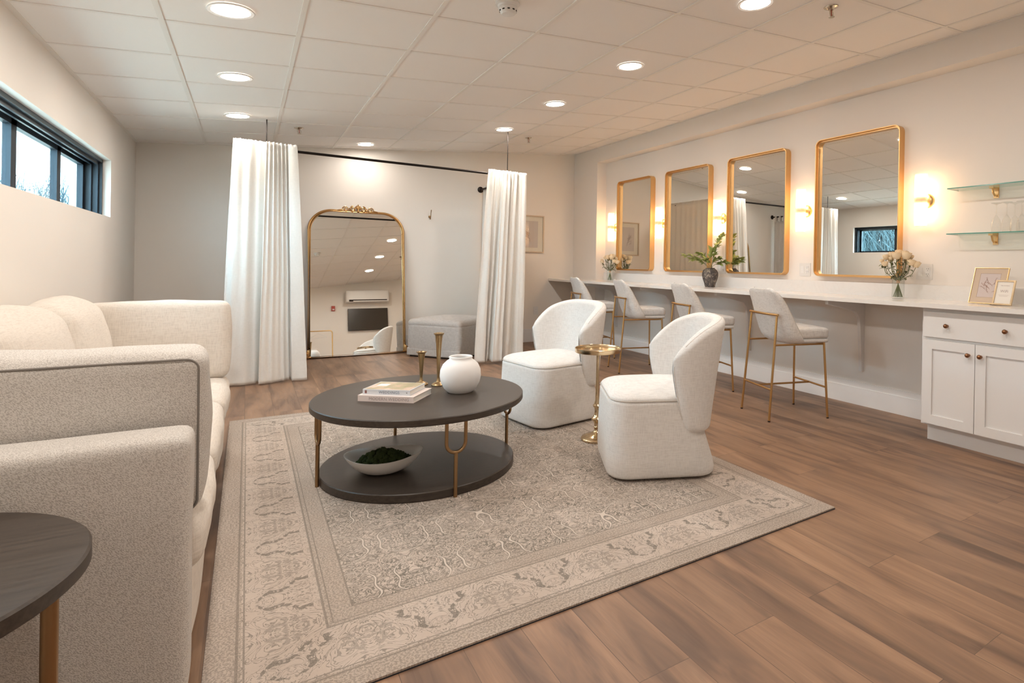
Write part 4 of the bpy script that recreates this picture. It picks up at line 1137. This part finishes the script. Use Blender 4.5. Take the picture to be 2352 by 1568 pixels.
# ------------------------------------------------------------------ armchairs (local: +X = back)
def armchair():
    t = thing('armchair', '', 'armchair', group='cream upholstered swivel armchairs')
    def taper(P):
        z = P.z + .2            # 0 .. .4
        k = 1.0 + .035 * max(0, (.4 - z) / .4)
        x = P.x * k; y = P.y * k
        if z < .08: s = (.08 - z) / .08; x *= 1 - .03 * s * s; y *= 1 - .03 * s * s
        if P.x > 0: x -= .075 * max(0, min(1, (z - .03) / .25)) * (P.x / .29)
        return (x, y, P.z)
    MB().puff(.585, .565, .416, .115, (0, 0, .214), rz=.012, n=28, fn=taper, px=.004, py=.004).obj('base', M_BOUCLE, t, ang=180)
    MB().puff(.572, .560, .070, .113, (-.002, 0, .424), rz=.034, pz=.022, n=26).obj('seat', M_BOUCLE, t, ang=180)
    P = [(x - .002, y, .4215) for x, y in rrect(.580, .568, .115, 10)]
    MB().tube(P, .0019, 6, closed=True).obj('seat_piping', M_PIPE, t)
    MB().prism(rrect(.50, .48, .10, 6), .0, .014).obj('plinth', M_DARKG, t, smooth=False)
    ZB = .245
    def ztop(s): return .857 - .115 * abs(s) ** 2.2
    def plan(s, z, off):
        """s in -1..1 around the back; returns point offset inwards by off"""
        f = (z - ZB) / (.857 - ZB); f = max(0, min(1, f))
        b_ = .306 + .034 * f ** .8 - off; xr = .285 + .092 * f - off
        xf = .115 - .085 * min(1, max(0, (z - ZB) / .32)) ** .7
        xf += .05 * max(0, f - .80) / .2 * 0
        ph = s * PI / 2; sg = 1 if s > 0 else -1
        c_, s_ = max(0, math.cos(ph)) ** .66, abs(math.sin(ph)) ** .66
        return xf + (xr - xf) * c_, sg * b_ * s_
    TH = .075; NL = 44
    def fn(u, v):
        s0 = u * 2 - 1
        s = math.sin(s0 * PI / 2) * .55 + s0 * .45
        # end rounding: thickness and height shrink close to the ends
        e = 1 - abs(s); k = min(1, e / .13); kt = min(1, e / .34); rt_ = math.sqrt(max(0, 1 - (1 - kt) ** 2)); rd = math.sqrt(max(0, 1 - (1 - k) ** 2))
        zt = ztop(s) - (1 - rt_) * .105; zb = ZB + (1 - rd) * .022
        th = TH * (.25 + .75 * rd); mid = TH * .5
        # closed loop around the section: v 0..1
        a = v * 4
        r_ = .034
        hN = zt - zb
        per = [(0, 0)]
        # rounded rectangle param
        w_ = th; rr = min(r_, w_ / 2 - .001)
        q = []
        for (cx_, cy_, a0) in ((w_ / 2 - rr, hN / 2 - rr, 0), (-(w_ / 2 - rr), hN / 2 - rr, 90), (-(w_ / 2 - rr), -(hN / 2 - rr), 180), (w_ / 2 - rr, -(hN / 2 - rr), 270)):
            for i in range(6):
                an = math.radians(a0 + 90 * i / 5); q.append((cx_ + rr * math.cos(an), cy_ + rr * math.sin(an)))
        # add points on the long sides
        full = q[:6] + q[6:12] + [(q[11][0], q[11][1] + (q[12][1] - q[11][1]) * f) for f in (.15, .3, .45, .6, .75, .9)] + q[12:24] + [(q[23][0], q[23][1] + (q[0][1] - q[23][1]) * f) for f in (.1, .25, .4, .55, .7, .85)]
        i = int(round(v * len(full))) % len(full)
        wv, hv = full[i]
        z = (zt + zb) / 2 + hv; off = mid - wv
        x, y = plan(s, z, off)
        return (x, y, z)
    NV = 6 * 4 + 12
    m = MB().grid(fn, NL, NV, cv=True)
    m.f.append(tuple(j * NL for j in range(NV))); m.f.append(tuple(j * NL + NL - 1 for j in range(NV))[::-1])
    m.obj('backrest', M_BOUCLE, t, ang=180)
    # welt line running along the outer edge of the wing and the top
    P = []
    for i in range(9):
        z = ZB + .03 + (.60 - ZB - .03) * i / 8; x, y = plan(-.998, z, .027); P.append((x - .001, y, z))
    for i in range(1, 40):
        s = -.985 + 1.97 * i / 40; kt = min(1, (1 - abs(s)) / .34); z = ztop(s) - .004 - .105 * (1 - math.sqrt(max(0, 1 - (1 - kt) ** 2))); x, y = plan(s, z, .024); P.append((x, y, z + .001))
    for i in range(9):
        z = .60 - (.60 - ZB - .03) * i / 8; x, y = plan(.998, z, .027); P.append((x - .001, y, z))
    MB().tube(P, .0024, 6).obj('back_piping', M_PIPE, t)
    return t
ac = armchair()
ac.location = (1.945, 2.545, ZR0); ac.rotation_euler = (0, 0, math.radians(-24.4)); ac['label'] = 'cream curved-back armchair at right, nearest the camera'
o = dup(ac, (1.874, 3.718, ZR0), math.radians(9), 'cream curved-back armchair behind the coffee table, left of the drink table')
# gold drink table
t = thing('drink_table', 'slim gold pedestal drink table between the two armchairs', 'side table', (1.885, 3.075, ZR0))
MB().lathe([(.0001, .567), (.146, .567), (.149, .571), (.150, .594), (.147, .596), (.145, .592), (.144, .576), (.0001, .574)], 64, caps=False).obj('tray_top', M_CHAMP, t)
MB().lathe([(.0001, 0), (.096, 0), (.101, .006), (.101, .014), (.094, .022), (.070, .032), (.040, .042), (.024, .052), (.016, .062), (.0155, .072), (.020, .078), (.0205, .084), (.016, .090), (.0165, .104), (.022, .118), (.036, .131), (.037, .138), (.024, .150), (.0165, .165), (.0150, .190), (.017, .205),
            (.026, .215), (.028, .222), (.019, .231), (.0185, .238), (.013, .252), (.0115, .30), (.0105, .40), (.0095, .50), (.010, .545), (.016, .560), (.024, .567), (.0001, .567)], 40, caps=False).obj('pedestal', M_CHAMP, t)

# ------------------------------------------------------------------ ottoman
ang = math.atan2(6.42 - 7.03, 2.07 - 1.60)
t = thing('ottoman', 'square pale grey upholstered ottoman in the curtained corner', 'ottoman', (2.118, 6.955, 0), ang)
MB().puff(.745, .745, .31, .05, (0, 0, .235), rz=.012, n=18, px=.008, py=.008).obj('body', M_OTTO, t, ang=180)
MB().puff(.747, .747, .10, .05, (0, 0, .40), rz=.048, pz=.032, n=20).obj('cushion_top', M_OTTO, t, ang=180)
MB().puff(.75, .75, .10, .03, (0, 0, .065), rz=.015, n=12).obj('base_band', M_OTTO, t, ang=180)
MB().prism(rrect(.70, .70, .03, 3), 0, .02).obj('plinth', M_DARKG, t, smooth=False)

# ------------------------------------------------------------------ sofa
SY0, SY1, SX1 = 1.72, 4.33, -.112
t = thing('sofa', 'cream three-seat sofa with loose cushions along the window wall', 'sofa', ((-.93 + SX1) / 2, (SY0 + SY1) / 2, 0))
ox, oy = (-.93 + SX1) / 2, (SY0 + SY1) / 2
def sp(m, x0, x1, y0, y1, z0, z1, r, **k): return m.puff(x1 - x0, y1 - y0, z1 - z0, r, ((x0 + x1) / 2 - ox, (y0 + y1) / 2 - oy, (z0 + z1) / 2), **k)
for (y0, y1, nm) in ((SY0, SY0 + .15, 'arm'), (SY1 - .15, SY1, 'arm')):
    sp(MB(), -.93, SX1 + .004, y0, y1, .05, .700, .027, n=26, py=.004, pz=.004, wr=.003, seed=y0).obj(nm, M_SOFA, t, ang=180)
sp(MB(), -.935, -.80, SY0 + .15, SY1 - .15, .05, .70, .05, n=20).obj('back_frame', M_SOFA, t, ang=180)
ym = [SY0 + .15, 2.58, 3.45, SY1 - .15]
for k in range(3):
    sp(MB(), -.90, SX1 - .004 + (.012 if k == 2 else 0), ym[k] + .002, ym[k + 1] - .002, .05, .31, .035, n=18, px=.012, wr=.006, seed=k).obj('base', M_CREAM, t, ang=180)
    sp(MB(), -.80, SX1 + .024 + (.008 if k == 2 else 0), ym[k] + .004, ym[k + 1] - .004, .285, .435, .055, n=20, px=.010, pz=.018, wr=.007, seed=k + 3).obj('seat_cushion', M_CREAM, t, ang=180)
for (x, y) in ((-.86, 1.80), (-.18, 1.80), (-.86, 4.25), (-.18, 4.25), (-.18, 2.58), (-.18, 3.45), (-.86, 2.58), (-.86, 3.45)):
    MB().box(x - .03 - ox, x + .03 - ox, y - .03 - oy, y + .03 - oy, 0, .055).obj('foot', M_DARKG, t, smooth=False)
# loose back cushions
def cushion(name, label, c, sz, rot, r=.07, puffs=(.02, .02, .02), mt=None, seam=True, seed=0, group=None, cat='cushion'):
    t = thing(name, label, cat, c, rot=rot, group=group)
    MB().puff(sz[0], sz[1], sz[2], r, (0, 0, sz[2] / 2), px=puffs[0], py=puffs[1], pz=puffs[2], n=26, wr=.010, seed=seed).obj('cushion_body', mt or M_CREAM, t, ang=180)
    return t
def lean_x(a): return (0, -a, 0)
cushion('back_cushion', 'cream back cushion nearest the left edge of the photo', (-.69, 3.015, .435), (.22, .84, .47), (0, -.17, 0), .09, (.045, .02, .04), seed=1, group='loose sofa back cushions')
cushion('back_cushion', 'cream back cushion by the far corner of the sofa', (-.69, 3.80, .435), (.22, .70, .47), (0, -.17, 0), .09, (.045, .02, .04), seed=5, group='loose sofa back cushions')
cushion('back_cushion', 'cream back cushion behind the near bolster cushion, hidden low', (-.69, 2.31, .435), (.20, .48, .43), (0, -.17, 0), .08, (.03, .02, .02), seed=8, group='loose sofa back cushions')
# bolsters against the arms
tb = cushion('bolster_cushion', 'cream bolster cushion leaning inside the near sofa arm', (-.452, 2.02, .432), (.72, .165, .455), (.10, 0, 0), .036, (.012, .02, .012), M_SOFA, seed=9, group='large bolster cushions inside the sofa arms')
P = [(x, -.0872 + .010 * max(0, abs(x) - .28) / .05, z + .2275) for x, z in rrect(.694, .428, .03, 8)]
P2 = []
for k_ in range(len(P)):
    a_, b_ = Vector(P[k_]), Vector(P[(k_ + 1) % len(P)]); nn = max(1, int((b_ - a_).length / .02))
    P2 += [a_.lerp(b_, i_ / nn) for i_ in range(nn)]
MB().tube(P2, .0030, 6, closed=True).obj('stitched_seam', M_SEAM, tb)
tb = cushion('bolster_cushion', 'cream bolster cushion against the far sofa arm by the curtain', (-.395, 4.10, .432), (.625, .16, .45), (-.10, 0, 0), .040, (.012, .02, .012), M_CREAM, seed=15, group='large bolster cushions inside the sofa arms')

# ------------------------------------------------------------------ dark side table, front left
t = thing('side_table', 'round dark wood side table with bronze legs at bottom left', 'side table', (-.571, 1.385, 0))
disc(MB(), .340, .568, .600).obj('tabletop', M_DWOOD, t)
for k in range(3):
    a = math.radians(-14 + 120 * k); MB().tube([(.315 * math.cos(a), .315 * math.sin(a), .001), (.315 * math.cos(a), .315 * math.sin(a), .568)], .0115, 12).obj('leg', M_BRASSD, t)
def side_ring():
    P = [(.303 * math.cos(2 * PI * i / 48), .303 * math.sin(2 * PI * i / 48), .558) for i in range(48)]
    MB().tube(P, .008, 8, closed=True).obj('apron_ring', M_BRASSD, t)

# ------------------------------------------------------------------ front wall, seen in the floor mirror
FY = YF
t = thing('wall_television', 'black flat television on the front wall, seen in the floor mirror', 'television', (2.525, FY, 1.44))
MB().box(-.450, .450, .03, .07, .008, .538).obj('screen', mat('tv_screen', (.03, .024, .018), .22, spec=.6), t, smooth=False)
e = MB(); e.box(-.456, .456, .028, .066, 0, .008); e.box(-.456, .456, .028, .066, .538, .546); e.box(-.456, -.450, .028, .066, 0, .546); e.box(.450, .456, .028, .066, 0, .546); e.obj('bezel', M_BLACK, t, smooth=False)
MB().box(-.2, .2, .0, .028, .15, .4).obj('wall_mount', M_BLACK, t, smooth=False)
t = thing('air_conditioner', 'white wall air conditioner above the television, seen in the floor mirror', 'air conditioner', (2.51, FY, 2.125))
MB().puff(.99, .21, .30, .030, (0, .106, .15), n=14).obj('housing', M_WHITE, t)
MB().box(-.43, .44, .2125, .216, .035, .060).box(-.43, -.34, .2125, .216, .015, .036).obj('air_slot', M_DARKG, t, smooth=False)
MB().box(-.335, .44, .213, .222, .010, .032).obj('louvre', M_WHITE, t, smooth=False)
t = thing('fire_alarm', 'small red fire alarm strobe on the front wall, seen in mirror', 'fire alarm', (1.752, FY, 1.95))
MB().box(-.038, .038, 0, .04, 0, .12).obj('housing', mat('alarm_red', (.42, .05, .03), .4), t, smooth=False)
MB().box(-.022, .022, .0405, .052, .018, .045).obj('strobe', M_WHITE, t, smooth=False)
RK = (1.22, FY + .30)
t = thing('garment_rack', 'gold tube garment rack near the front wall, seen in floor mirror', 'clothes rack', (RK[0], RK[1], 0))
MB().tube([(-.48, 0, .02), (-.48, 0, 1.38), (-.47, 0, 1.41), (-.44, 0, 1.43), (.43, 0, 1.43), (.46, 0, 1.41), (.47, 0, 1.38), (.47, 0, .02)], .013, 12).obj('tube_frame', M_BRASS, t)
for s_ in (-.48, .47): MB().tube([(s_, -.22, .013), (s_, .22, .013)], .013, 10).obj('foot', M_BRASS, t)
t = thing('clothes_hanger', 'white clothes hanger on the gold rack, seen in floor mirror', 'hanger', (1.40, RK[1], 1.447))
MB().tube([(-.012, 0, -.004), (0, 0, .0), (.020, 0, -.012), (.018, 0, -.035), (0, 0, -.05), (0, 0, -.075), (.17, .06, -.17), (.17, .06, -.18), (-.17, -.06, -.18), (-.17, -.06, -.17), (0, 0, -.075)], .004, 8).obj('hanger_wire', M_WHITE, t)
